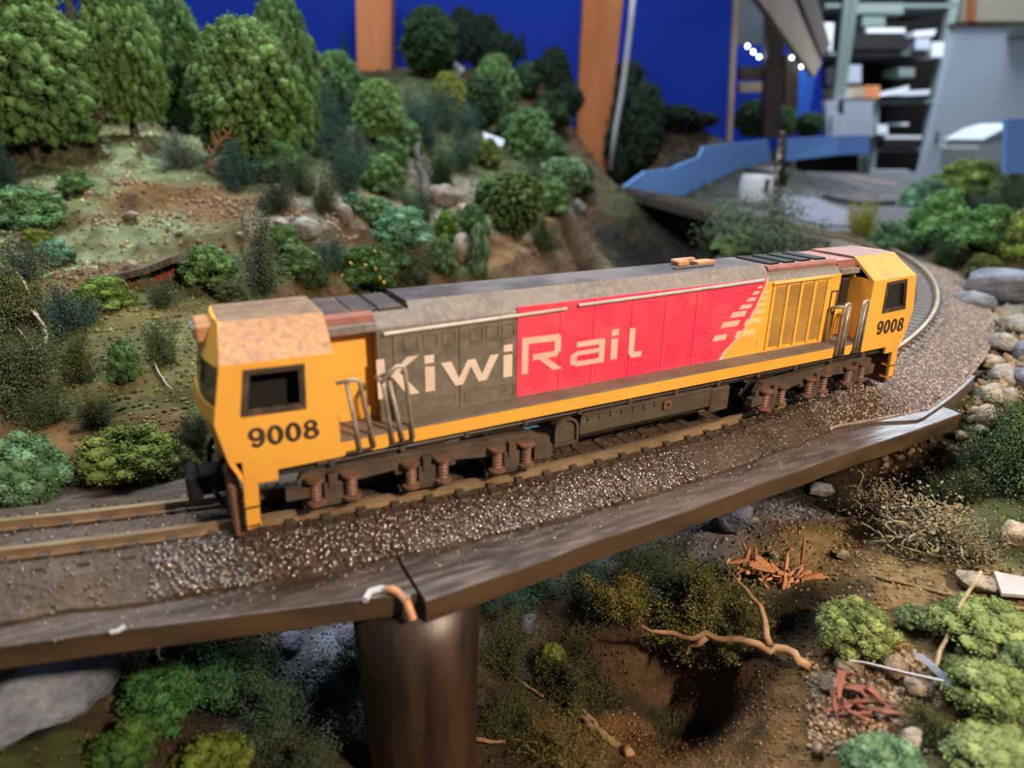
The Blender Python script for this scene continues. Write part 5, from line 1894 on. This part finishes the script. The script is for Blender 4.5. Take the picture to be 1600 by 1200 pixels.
stick([(235, 1180), (245, 1158), (255, 1135)], .05, .04, 'upright pale straw among the foam at the lower left', (.36, .32, .20), lift=.5)
stick([(370, 1185), (385, 1175), (396, 1168)], .10, .05, 'short orange splinter at the bottom edge left of the pier', (.50, .26, .14))
stick([(45, 576), (75, 573), (88, 563), (82, 540), (72, 525), (50, 503), (20, 480), (-5, 465)], .075, .05, 'long curved pale twig on the left bank', (.46, .38, .26), lift=.7, forks=((4, [(50, 480), (45, 462), (33, 448)]), ))
stick([(0, 607), (22, 596), (48, 583)], .05, .04, 'short pale twig below the long curved one at the left edge', (.44, .36, .25), lift=.5)
stick([(242, 575), (245, 590), (258, 608), (272, 620)], .05, .04, 'pale curved straw on the brown bank left of the cab', (.42, .36, .25), lift=.3)
stick([(28, 525), (45, 546), (60, 560)], .04, .03, 'thin brown straw under the long curved twig', (.36, .26, .15), lift=.4)
stick([(672, 332), (660, 300), (650, 270), (655, 240)], .45, .32, 'dark bare trunk leaning on the mid slope', (.07, .05, .04), lift=1.2, group='twigs on the scenery')
# orange dead sprig
b0 = hit(322, 270)
sd = float((b0 - CAM) @ FWD)
tg_ = thing('dead_sprig', 'small orange dead conifer sprig on the upper grass', 'plant', b0)
tops = [at(x, y, sd - .5) for x, y in ((330, 245), (340, 225), (352, 212), (364, 200))]
o = M().tube([b0] + tops, .16, 6, .05).build('stem', M_twig, tg_)
o.color = (.42, .22, .12, 1)
for a_, bb_ in (((333, 240), (325, 228)), ((333, 240), (349, 240)), ((338, 228), (331, 217)), ((340, 225), (356, 228)), ((346, 218), (338, 206)), ((350, 214), (362, 216)), ((355, 209), (347, 199)), ((341, 224), (330, 205)), ((348, 215), (360, 208))):
    o = M().tube([at(*a_, sd - .5), at(*bb_, sd - .3 + rng.normal(scale=.5))], .09, 5, .04).build('side_twig', M_twig, tg_)
    o.color = (.52, .22, .09, 1)
# splinters in a spiky heap, every piece its own thing
cl = [(1165, 890), (1180, 885), (1205, 895), (1228, 890), (1245, 888), (1255, 895), (1215, 915), (1190, 905), (1240, 905), (1262, 900)]
spl = []
SPL = ['tallest one, standing upright at the right', 'upright one left of the tallest', 'broad blade pointing down in front', 'short blade pointing down left of the broad one', 'long flat one pointing down to the right',
       'one pointing to the lower right edge', 'short one at the right edge', 'thin curved one reaching out at the upper right', 'thin dark upright one at the top left', 'thinnest whisker at the upper left',
       'far left flat tip', 'left one lying under the far left tip', 'widest slab in the middle', 'wide slab behind the widest one', 'curved one in front of the wide slabs', 'claw-like one hanging down in the middle',
       'thin one pointing to the lower left', 'short thin one beside the broad blade', 'flat one across the right half', 'short one at the back left', 'slender one lying across the front', 'wide one joining both halves',
       'chip at the foot of the tallest', 'slender one pointing down at the front', 'small one sticking out lower left', 'small one leaning on the tallest', 'small hook at the front left', 'spare chip at the front']
XTRA = []
for q_ in range(26):
    cx_, cy_ = (1172, 886) if q_ % 2 else (1238, 902)
    cx_, cy_ = cx_ + rng.normal(scale=16), cy_ + rng.normal(scale=9)
    an_ = rng.uniform(0, 6.28)
    ln_ = rng.uniform(7, 17)
    XTRA.append((cx_, cy_, cx_ + ln_ * math.cos(an_), cy_ + ln_ * math.sin(an_) * .8, rng.uniform(.10, .24)))
for x0, y0, x1, y1, w_ in [(1252, 892, 1258, 835, .16), (1226, 905, 1231, 862, .18), (1221, 932, 1228, 900, .26), (1214, 952, 1230, 920, .16), (1252, 905, 1278, 940, .24), (1262, 900, 1290, 928, .20),
                           (1268, 898, 1282, 915, .14), (1240, 890, 1276, 873, .10), (1182, 890, 1181, 850, .10), (1170, 870, 1160, 842, .06), (1140, 880, 1180, 872, .16), (1150, 895, 1185, 880, .18),
                           (1170, 880, 1215, 893, .34), (1180, 870, 1205, 885, .30), (1190, 905, 1215, 880, .20), (1195, 918, 1190, 895, .14), (1172, 920, 1192, 902, .12), (1235, 925, 1250, 898, .12),
                           (1215, 895, 1250, 893, .26), (1165, 875, 1172, 855, .22), (1240, 940, 1225, 910, .10), (1205, 880, 1225, 905, .20), (1258, 880, 1245, 900, .16), (1232, 945, 1242, 915, .09),
                           (1160, 888, 1150, 900, .13), (1265, 872, 1256, 892, .12), (1200, 925, 1188, 905, .1), (1212, 980, 1219, 958, .10), (1345, 1016, 1420, 1012, .16), (1362, 1018, 1385, 1026, .10)] + XTRA:
    g0, g1 = hit(x0, y0), hit(x1, y1)
    c0 = float(terrain(((g0 + g1) / 2)[None, :2])[0])
    a = hit(x0, max(y0, y1))
    dd_ = float((hit(1215, 905) - CAM) @ FWD) if x0 < 1300 else float((g0 - CAM) @ FWD)
    p0, p1 = at(x0, y0, dd_ - rng.uniform(0, .5)), at(x1, y1, dd_ - rng.uniform(0, .5))
    for p in (p0, p1):
        p[2] = max(p[2], float(terrain(p[None, :2])[0]) + .05)
    ax = (p1 - p0) / np.linalg.norm(p1 - p0)
    sd_ = np.cross(ax, AX_W)
    sd_ /= np.linalg.norm(sd_)
    up_ = np.cross(sd_, ax)
    h = w_ * .40
    m = M()
    prof = lambda c, k: [c + sd_ * h * k + up_ * h * .6 * k, c - sd_ * h * k * .8 + up_ * h * .7 * k, c - sd_ * h * k - up_ * h * .6 * k, c + sd_ * h * k * .7 - up_ * h * .8 * k]
    m.loft([prof(p0, .55), prof(p0 + (p1 - p0) * .3, 1), prof(p0 + (p1 - p0) * .75, .8), prof(p1, .15)])
    me_ = m.mesh('splinter', M_splint, p0)
    a_ = me_.attributes.new('tone', 'FLOAT', 'POINT')
    a_.data.foreach_set('value', [rng.uniform(0, 1)] * len(me_.vertices))
    o = link('splinter', me_, None, [float(q) for q in p0])
    lab = ('short orange splinter lying in the thick middle of the spiky heap' if len(spl) >= 30 else 'orange splinter of the spiky heap, ' + SPL[min(len(spl), 27)]) if x0 < 1300 and y0 < 960 else ('single orange splinter below the spiky heap' if x0 < 1300 else ('long flat orange splinter above the cream strip' if x0 < 1350 else 'short orange splinter under the long flat one'))
    spl.append(o)
    tag(o, lab, 'splinter', 'wood splinters')
# cream strip and scraps lower right
p = [hit(x, y) + (CAM - hit(x, y)) * .03 + [0, 0, .3] for x, y in ((1338, 1046), (1400, 1062), (1458, 1075))]
m = M()
n_ = np.array([.08, -.46, .26])
m.loft([[q - n_ * .5, q + n_ * .5, q + n_ * .5 + [.03, .08, 0], q - n_ * .5 + [.03, .08, 0]] for q in p])
tag(m.build('strip_offcut', M_strippaper, None, p[0]), 'cream flat strip lying on the brown clods at the lower right', 'strip')
p = [hit(x, y) + (CAM - hit(x, y)) * .02 + [0, 0, .3] for x, y in ((1432, 1035), (1452, 1052), (1482, 1082), (1505, 1105))]
m = M()
m.loft([[q - n_ * .3, q + n_ * .3, q + n_ * .3 + [.03, .06, 0], q - n_ * .3 + [.03, .06, 0]] for q in p])
tag(m.build('strip_offcut', M_greyp, None, p[0]), 'bluish plastic strip crossing under the cream strip', 'strip')
p = [hit(x, y) + [0, 0, .35] for x, y in ((1548, 910), (1600, 920), (1625, 950), (1560, 945))]
m = M().hexa(p, [q + [0, 0, .12] for q in p])
tag(m.build('card_scrap', M_strippaper, None, p[0]), 'pale cream card scrap at the right edge beside the flat beige stone', 'scrap')
# red-brown dry leaves lower right
base_ = hit(1330, 1100) + [0, 0, .15]
lt_ = thing('dry_leaves', 'reddish brown dry leaf rosette left of the cream strip', 'leaves', base_)
for x, y in ((1285, 1115), (1310, 1145), (1328, 1148), (1365, 1150), (1405, 1140), (1400, 1110), (1340, 1065), (1300, 1095), (1295, 1130), (1350, 1120), (1380, 1125), (1318, 1120), (1345, 1155)):
    q = hit(x + rng.uniform(-12, 12), y + rng.uniform(-10, 10)) + [0, 0, rng.uniform(.1, .6)]
    d_ = q - base_
    s_ = np.cross(d_, [0, 0, 1.])
    s_ = s_ / np.linalg.norm(s_) * rng.uniform(.08, .15)
    bs_ = base_ + rng.normal(scale=.35, size=3) * [1, 1, .3]
    mid = bs_ + d_ * .5 + rng.normal(scale=.12, size=3) + [0, 0, .22]
    m = M().loft([[bs_ - s_ * .3, bs_ + s_ * .3, bs_ + s_ * .3 + [0, 0, .05], bs_ - s_ * .3 + [0, 0, .05]], [mid - s_, mid + s_, mid + s_ + [0, 0, .05], mid - s_ + [0, 0, .05]],
                  [q - s_ * .2, q + s_ * .2, q + s_ * .2 + [0, 0, .03], q - s_ * .2 + [0, 0, .03]]])
    o = m.build('leaf', M_twig, lt_)
    o.color = (.19 + rng.uniform(0, .12), .085, .05, 1)
# big pale leaves behind the roof
lc = hit(1150, 398)
ld = float((lc - CAM) @ FWD) - 1
lp = thing('leafy_plant', 'pale green broad-leaved plant between the grey-green bushes behind the roof', 'plant', lc)
for (x, y), (mx, my) in (((1110, 392), (1125, 378)), ((1135, 376), (1150, 372)), ((1190, 372), (1175, 366)), ((1196, 384), (1180, 374)), ((1125, 398), (1140, 388)), ((1165, 368), (1158, 374)), ((1185, 396), (1172, 384))):
    a0, m0, e0_ = at(1150, 390, ld - 3), at(mx, my - 5, ld - 3.6), at(x, y - 5, ld - 3.2)
    d_ = e0_ - a0
    s_ = np.cross(d_, AX_W)
    s_ = s_ / np.linalg.norm(s_) * .95
    m = M().loft([[a0 - s_ * .2, a0 + s_ * .2, a0 + s_ * .2 + FWD * .08, a0 - s_ * .2 + FWD * .08], [m0 - s_, m0 + s_, m0 + s_ + FWD * .08, m0 - s_ + FWD * .08],
                  [e0_ - s_ * .15, e0_ + s_ * .15, e0_ + s_ * .15 + FWD * .05, e0_ - s_ * .15 + FWD * .05]])
    m.build('leaf', M_leaf, lp)
# white roof-like chip on the slope, dark slot with red block under the ledge
c = at(772, 222, 98)
tag(M().hexa([at(754, 208, 99), at(756, 216, 97), at(784, 229, 97), at(788, 222, 99)], [at(754, 206, 99.5), at(756, 210, 98), at(784, 224, 98), at(788, 218, 100)]).build('white_chip', M_white, None, c),
    'white roof-like chip among the trees on the slope', 'chip')
a0 = hit(238, 440)
dq = float((a0 - CAM) @ FWD)
tag(M().hexa([at(215, 436, dq + .4), at(262, 424, dq + .4), at(266, 438, dq), at(217, 446, dq)], [q + FWD * 1.5 for q in (at(215, 436, dq + .4), at(262, 424, dq + .4), at(266, 438, dq), at(217, 446, dq))]).build(
    'red_block', mat('red_block', (.38, .045, .03), .6, (.25, .035, .025), 1), None, a0), 'red painted block showing in the dark slot under the ledge', 'block')
a = [at(x, y, dq - .9) for x, y in ((135, 447), (180, 440), (230, 428), (270, 412))]
m = M()
m.loft([[q, q + [0, 0, .34], q + [0, 0, .40] + FWD * 4, q + FWD * 4] for q in a])
tag(m.build('ledge_slab', M_rock, None, a[0]), 'thin rough brown ledge jutting out over the dark slot on the slope', 'ledge').color = (.20, .165, .12, 1)

# ============================================================ far background
# light blue fascia boards
fo_ = [(975, 292, 128), (1008, 268, 133), (1050, 263, 140), (1066, 256, 142), (1092, 246, 147), (1100, 229, 148), (1200, 219, 168), (1206, 252, 169), (1070, 308, 143), (1020, 300, 135)]
fa, fb = at(975, 292, 128), at(1206, 252, 169)
m = plate_on(M(), [q[:2] for q in fo_], fa, np.cross(fb - fa, [0, 0, 1.]), .5)
tag(m.build('fascia_board', M_fascia, None, at(1075, 300, 145)), 'light blue stepped fascia board rising beyond the far bridge', 'board', 'light blue fascia boards')
m = slab(M(), [at(1226, 217, 230), at(1311, 212, 246), at(1311, 242, 246), at(1224, 252, 230)], 1.2)
m2 = slab(M(), [at(1311, 212, 246), at(1359, 211, 252), at(1359, 240, 252), at(1311, 242, 246)], 1.2)
e = thing('fascia_board', 'light blue fascia board with a corner, in front of the shelves', 'board', at(1311, 242, 246), 'light blue fascia boards')
m.build('left_face', M_fascia, e)
m2.build('right_face', M_fascia, e)
for x in (1238, 1345, 1355):
    M().tube([at(x, 243, 247), at(x, 276, 247)], .9, 6).build('support_leg', M_steel, e)
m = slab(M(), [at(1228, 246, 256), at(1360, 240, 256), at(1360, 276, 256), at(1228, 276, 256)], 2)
tag(m.build('void_shade', M_dark, None, at(1290, 276, 256)), 'dark sheet standing for the unlit void below the cornered fascia board', 'panel')  # dark sheet added for the shade under the fascia
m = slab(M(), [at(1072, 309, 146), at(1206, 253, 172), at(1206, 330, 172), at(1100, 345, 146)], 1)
tag(m.build('void_shade', M_dark, None, at(1140, 330, 150)), 'dark sheet standing for the unlit void below the stepped fascia board', 'panel')  # another dark sheet added for shade
m = slab(M(), [at(1574, 186, 105), at(1660, 182, 112), at(1660, 275, 112), at(1572, 270, 105)], 1)
tag(m.build('fascia_board', M_fascia, None, at(1574, 265, 105)), 'upright light blue board at the right edge above the bush pile', 'board', 'light blue fascia boards')
# yard board with road and dark track line
yz = -2.55
yb = thing('yard_board', 'grey baseboard with a lavender road beyond the bend', 'baseboard', atz(1320, 300, yz))
m = M().hexa([atz(1170, 350, yz), atz(1430, 372, yz), atz(1430, 268, yz), atz(1232, 262, yz)], [atz(1170, 350, yz) - [0, 0, 1], atz(1430, 372, yz) - [0, 0, 1], atz(1430, 268, yz) - [0, 0, 1], atz(1232, 262, yz) - [0, 0, 1]])
m.build('surface', M_yard, yb)
m = M()
rd = [((1196, 322), (1216, 290)), ((1235, 335), (1250, 300)), ((1275, 350), (1290, 316)), ((1330, 352), (1325, 328))]
m.loft([[atz(*a, yz + .02), atz(*b, yz + .02), atz(*b, yz + .12), atz(*a, yz + .12)] for a, b in rd])
m.build('road', M_lav, yb)
m = M()
m.loft([[atz(x, y, yz + .02), atz(x, y - 5, yz + .02), atz(x, y - 5, yz + .3), atz(x, y, yz + .3)] for x, y in ((1240, 286), (1268, 300), (1300, 312), (1345, 320), (1400, 318))])
m.build('siding_track', M_dark, yb)
m = M()
m.loft([[atz(x, y, yz + .02), atz(x, y - 3, yz + .02), atz(x, y - 3, yz + .2), atz(x, y, yz + .2)] for x, y in ((1330, 276), (1360, 284), (1400, 290))])
m.build('siding_track', M_spring, yb)
# white tub and speckled trunk
wc = atz(1182, 322, yz)
sc_ = depth(wc) / FPX
m = M()
m.lathe(wc, [(27 * sc_, 0), (29 * sc_, 12 * sc_), (29 * sc_, 40 * sc_), (24 * sc_, 52 * sc_), (14 * sc_, 56 * sc_)], 28)
tb = thing('white_tub', 'white rounded tub with a dark rim beyond the bridge', 'tub', wc)
m.build('tub_body', M_white, tb, smooth=True)
m = M().lathe(wc + [0, 0, 50 * sc_], [(26 * sc_, 0), (27 * sc_, 3 * sc_), (17 * sc_, 9 * sc_), (12 * sc_, 8 * sc_)], 28)
m.build('tub_rim', M_blk, tb)
wq = wc - FWD * 28 * sc_
M().box(wq[0] - 2 * sc_, wq[0] + 3 * sc_, wq[1] - .3, wq[1] + 1, wq[2] + 22 * sc_, wq[2] + 42 * sc_).build('tub_slot', M_blk, tb)
tk_ = thing('speckled_trunk', 'dark tree trunk speckled with white standing right of the white tub', 'tree', at(1212, 332, 92))
m = M().tube([at(1212, 334, 92), at(1213, 300, 92), at(1216, 272, 92), at(1219, 240, 92), at(1222, 205, 92)], .55, 8, .35)
m.build('trunk', mat('birch_bark', (.40, .36, .32), .8, (.03, .028, .025), 1.2, .40, .55), tk_)
o = link('crown', WISP[0], tk_, tuple(float(q) for q in (at(1218, 292, 92) - at(1212, 332, 92))), None, (2.2, 2.2, 5.5), (.04, .05, .035))
# aisle timber work and lights
A_ = np.array([math.sin(math.radians(54.8)), math.cos(math.radians(54.8)), 0])
nrm = np.array([A_[1], -A_[0], 0])
p0 = atz(1188, 2, 33.0)


def onplane(px, py):
    v = ray(px, py)
    return CAM + v * (((p0 - CAM) @ nrm) / (v @ nrm))


q = [onplane(1160, -38), onplane(1272, 120), onplane(1284, 98), onplane(1225, -40)]
m = M().hexa(q, [a - nrm * 1.5 for a in q])
tag(m.build('upper_beam', M_woodl, None, q[1]), 'pale timber beam running away above the aisle on the right of the blue wall', 'beam')
q = [onplane(1232, -40), onplane(1283, 90), onplane(1296, 70), onplane(1262, -40)]
q = [a + nrm * .5 for a in q]
tag(M().hexa(q, [a - nrm * 2 for a in q]).build('upper_beam', M_woodd, None, q[1]), 'dark reddish timber above the pale aisle beam', 'beam')
for (x0, x1, y0, y1, d_, mt, l) in [(1200, 1226, 20, 216, 250, M_woodd, 'dark timber upright nearest the blue wall edge in the aisle'), (1230, 1250, 84, 212, 300, M_woodd, 'thinner dark timber upright second in the aisle'),
                                    (1158, 1204, 104, 124, 262, M_woodd, 'dark timber crosspiece under the row of white lights'), (1156, 1248, 128, 144, 305, M_woodl, 'pale timber crosspiece behind the uprights')]:
    m = slab(M(), [at(x0 - 6 if y1 - y0 > 60 else x0, y1, d_), at(x1 - 6 if y1 - y0 > 60 else x1, y1, d_), at(x1, y0, d_), at(x0, y0, d_)], 4)
    tag(m.build('aisle_timber', mt, None, at((x0 + x1) / 2, y1, d_)), l, 'timber', 'timbers in the aisle')
m = slab(M(), [at(1140, 130, 330), at(1262, 130, 330), at(1262, -40, 330), at(1140, -40, 330)], 2)
tag(m.build('soffit_board', mat('soffit_grey', (.045, .05, .06), .7, (.025, .027, .03), .05, .4, .7), None, at(1200, 130, 330)), 'dark grey panel behind the row of white lights', 'panel')
m = slab(M(), [at(1245, 180, 310), at(1262, 186, 310), at(1276, 118, 310), at(1247, 92, 310)], 1)
tag(m.build('lit_backdrop_piece', mat('lit_backdrop_blue', (.03, .17, .80), .6), None, at(1255, 180, 310)), 'lit part of the blue backdrop at the far end of the aisle, its brightness painted in', 'panel')  # backdrop where light falls, painted as a brighter blue piece
for i, (x, y, r) in enumerate(((1168, 72, 5), (1177, 81, 5), (1186, 89, 5), (1198, 97, 6.5), (1237, 90, 4), (1252, 104, 4))):
    c = at(x, y, 255 - i * .5 if i < 4 else 298.5)
    rr = r * depth(c) / FPX * .42
    m = M().lathe(c, [(rr * .1, -rr), (rr * .75, -rr * .7), (rr, 0), (rr * .75, rr * .7), (rr * .1, rr)], 12)
    l = ['first white light of the slanting row, next to the blue wall edge', 'second white light of the slanting row', 'third white light of the slanting row', 'fourth and largest white light of the slanting row',
         'faint white light between the two dark uprights', 'faint white light right of the second upright'][i]
    tag(m.build('lamp_bulb', M_led, None, c), l, 'light', 'white lights in the aisle')

# shelving unit
SD = 380
su = thing('shelf_unit', 'grey-green metal shelving full of dark equipment at the far end', 'shelves', at(1390, 300, SD))


def fbox(m, x0, x1, y0, y1, d, th, sk=0.0):
    """box seen between pixel columns x0..x1 and rows y0..y1 at distance d; sk leans its top sideways"""
    return slab(m, [at(x0 - sk, y1, d), at(x1 - sk, y1, d), at(x1, y0, d), at(x0, y0, d)], th)


for (a, b) in (((1322, -30), (1298, 210)), ((1335, -30), (1312, 150))):
    fbox_ = slab(M(), [at(b[0], b[1], SD - 40), at(b[0] + 9, b[1], SD - 40), at(a[0] + 11, a[1], SD - 40), at(a[0], a[1], SD - 40)], 3)
    fbox_.build('upright', M_steel, su)
slab(M(), [at(1436, 275, SD), at(1446, 275, SD), at(1506, -30, SD), at(1492, -30, SD)], 4).build('upright', M_steel, su)
slab(M(), [at(1360, 275, SD), at(1367, 275, SD), at(1376, 150, SD), at(1369, 150, SD)], 4).build('upright', M_steel, su)
for x0, x1, y in ((1280, 1486, 81), (1362, 1466, 156), (1366, 1446, 232), (1290, 1500, 6), (1364, 1440, 270)):
    slab(M(), [at(x0, y + 5, SD), at(x1, y + 5, SD), at(x1, y, SD), at(x0, y, SD)], 45).build('shelf', M_steel, su)
slab(M(), [at(1270, 300, SD + 50), at(1450, 300, SD + 50), at(1520, -40, SD + 50), at(1270, -40, SD + 50)], 2).build('back_panel', M_dark, su)
for x0, x1, y0, y1, mt, sk, nm, l in [
    (1325, 1416, 54, 80, M_blk, 0, 'printer', 'black printer on the top visible shelf'), (1351, 1414, 44, 54, M_offw, 0, 'paper_stack', 'cream paper pack on the black printer'),
    (1425, 1462, 46, 60, M_white, 0, 'white_box', 'white slanted packet right of the black printer'), (1455, 1474, 66, 92, M_white, 2, 'white_bag', 'white bag hanging over the shelf edge'),
    (1428, 1452, 60, 80, M_greyp, 0, 'grey_box', 'grey carton under the slanted white packet'), (1330, 1412, 5, 24, M_steel, 0, 'flat_carton', 'grey flat carton high on the shelves'),
    (1310, 1345, 102, 132, M_greyp, 0, 'glass_case', 'dim glassy case on the second shelf'), (1402, 1428, 106, 122, M_steel, 0, 'small_box', 'small grey-green box on the second shelf'),
    (1305, 1352, 136, 156, M_woodl, 0, 'wood_box', 'tan carton on the second shelf left part'), (1350, 1374, 134, 156, M_wood, 0, 'brown_box', 'reddish brown carton beside the tan one'),
    (1374, 1420, 134, 152, M_white, 0, 'white_packet', 'slanted white packet on the second shelf'), (1405, 1454, 140, 152, M_white, 0, 'white_packet', 'bright white packet at the right of the second shelf'),
    (1306, 1330, 146, 156, M_white, 0, 'white_cup', 'white crumpled thing on the pale cabinet'),
    (1368, 1386, 195, 212, M_white, 0, 'white_bottle', 'white bottle lying on the third shelf'), (1406, 1418, 192, 198, M_white, 0, 'white_ball', 'small white round thing above the third shelf'),
    (1380, 1440, 212, 219, M_offw, 0, 'keyboard', 'pale keyboard on the third shelf'), (1378, 1440, 220, 231, M_blk, 0, 'black_case', 'black case under the pale keyboard'),
    (1282, 1302, 36, 82, M_offw, 3, 'white_jug', 'white jug at the left end of the top visible shelf'), (1356, 1420, 266, 276, M_greyp, 0, 'grey_box', 'grey carton on the lowest visible shelf'),
    (1345, 1382, 26, 44, M_steel, 0, 'grey_machine', 'grey machine behind the cream paper pack'),
]:
    y1 = y1 - 2
    d_ = SD - 3 if not nm in ('glass_case', 'wood_box', 'brown_box', 'white_cup') else SD - 30
    m = M()
    b_ = [at(x0 - sk, y1, d_), at(x1 - sk, y1, d_), at(x1, y0, d_), at(x0, y0, d_)]
    if nm in ('white_packet', 'white_box'):
        b_ = [at(x0, y1, d_), at(x1 - 4, y1 - 2, d_), at(x1, y0, d_), at(x0 + (14 if x0 == 1374 else 2), y0 + (10 if x0 == 1374 else 3), d_)]
    c_ = sum(b_) / 4
    f_ = [c_ + (p - c_) * .94 - FWD * 1.2 for p in b_]
    k_ = [p + FWD * 14 for p in b_]
    m.loft([f_, b_, k_])
    tag(m.build(nm, mt, None, (b_[0] + b_[1]) / 2), l, 'box' if 'box' in nm or 'carton' in nm else nm.split('_')[-1], 'things on the shelves')
# pale cabinet in front of the shelves
pc_ = thing('pale_cabinet', 'pale lavender-grey cabinet left of the third shelf', 'cabinet', at(1325, 214, 330))
fbox(M(), 1290, 1364, 157, 213, 330, 30, -2).build('cabinet_body', M_greyp, pc_)
fbox(M(), 1312, 1318, 157, 178, 329.4, 1).build('cabinet_gap', M_dark, pc_)
fbox(M(), 1300, 1316, 178, 213, 329, 1.5).build('cabinet_flap', M_greyp, pc_)
fbox(M(), 1270, 1284, 128, 160, 335, 10).build('side_box', M_steel, pc_)
tag(fbox(M(), 1264, 1290, 158, 188, 340, 3).build('void_shade', M_dark, None, at(1275, 188, 340)), 'dark sheet standing for the unlit void left of the pale cabinet', 'panel')  # dark sheet added for the shade beside the cabinet
tag(fbox(M(), 1272, 1282, 160, 188, 332, 4).build('cream_jar', M_cream, None, at(1277, 188, 332)), 'cream jar in the dark gap left of the pale cabinet', 'jar')
# pale door on the right
dr = slab(M(), [at(1436, 285, 300), at(1720, 300, 300), at(1720, 38, 300), at(1496, 40, 300)], 4)
d1 = dr.build('door_1', M_greyw)
d1['kind'] = 'structure'
slab(M(), [at(1494, 42, 299.5), at(1720, 40, 299.5), at(1720, 33, 299.5), at(1496, 34, 299.5)], 6).build('door_frame', M_woodd, d1)
slab(M(), [at(1580, 57, 297), at(1620, 57, 297), at(1620, 42, 297), at(1582, 42, 297)], 3).build('door_closer', M_steel, d1)
for x, y in ((1463, 205), (1461, 215), (1478, 232)):
    slab(M(), [at(x, y + 8, 299.3), at(x + 3, y + 8, 299.3), at(x + 5, y, 299.3), at(x + 2, y, 299.3)], .6).build('scuff_mark', M_dark, d1)
slab(M(), [at(1504, 33, 301), at(1720, 33, 301), at(1720, -60, 301), at(1510, -60, 301)], 3).build('wall_right', M_cream)['kind'] = 'structure'
slab(M(), [at(1514, 33, 299), at(1524, 33, 299), at(1530, -60, 299), at(1520, -60, 299)], 3).build('trim_2', M_wood)['kind'] = 'structure'
# grey duct shape before the door
du = thing('grey_case', 'grey-white angular case in front of the pale door', 'case', at(1560, 262, 240))
slab(M(), [at(1522, 266, 240), at(1600, 270, 240), at(1600, 208, 240), at(1540, 216, 240), at(1526, 232, 240)], 20).build('case_body', M_offw, du)
slab(M(), [at(1536, 218, 238), at(1600, 206, 238), at(1600, 192, 238), at(1570, 200, 238)], 22).build('case_lid', M_greyp, du)

# ============================================================ bring everything from centimetres to metres
for me in bpy.data.meshes:
    me.transform(Matrix.Scale(.01, 4))
for o in bpy.data.objects:
    if o.type in ('MESH', 'EMPTY'):
        o.location = o.location * .01
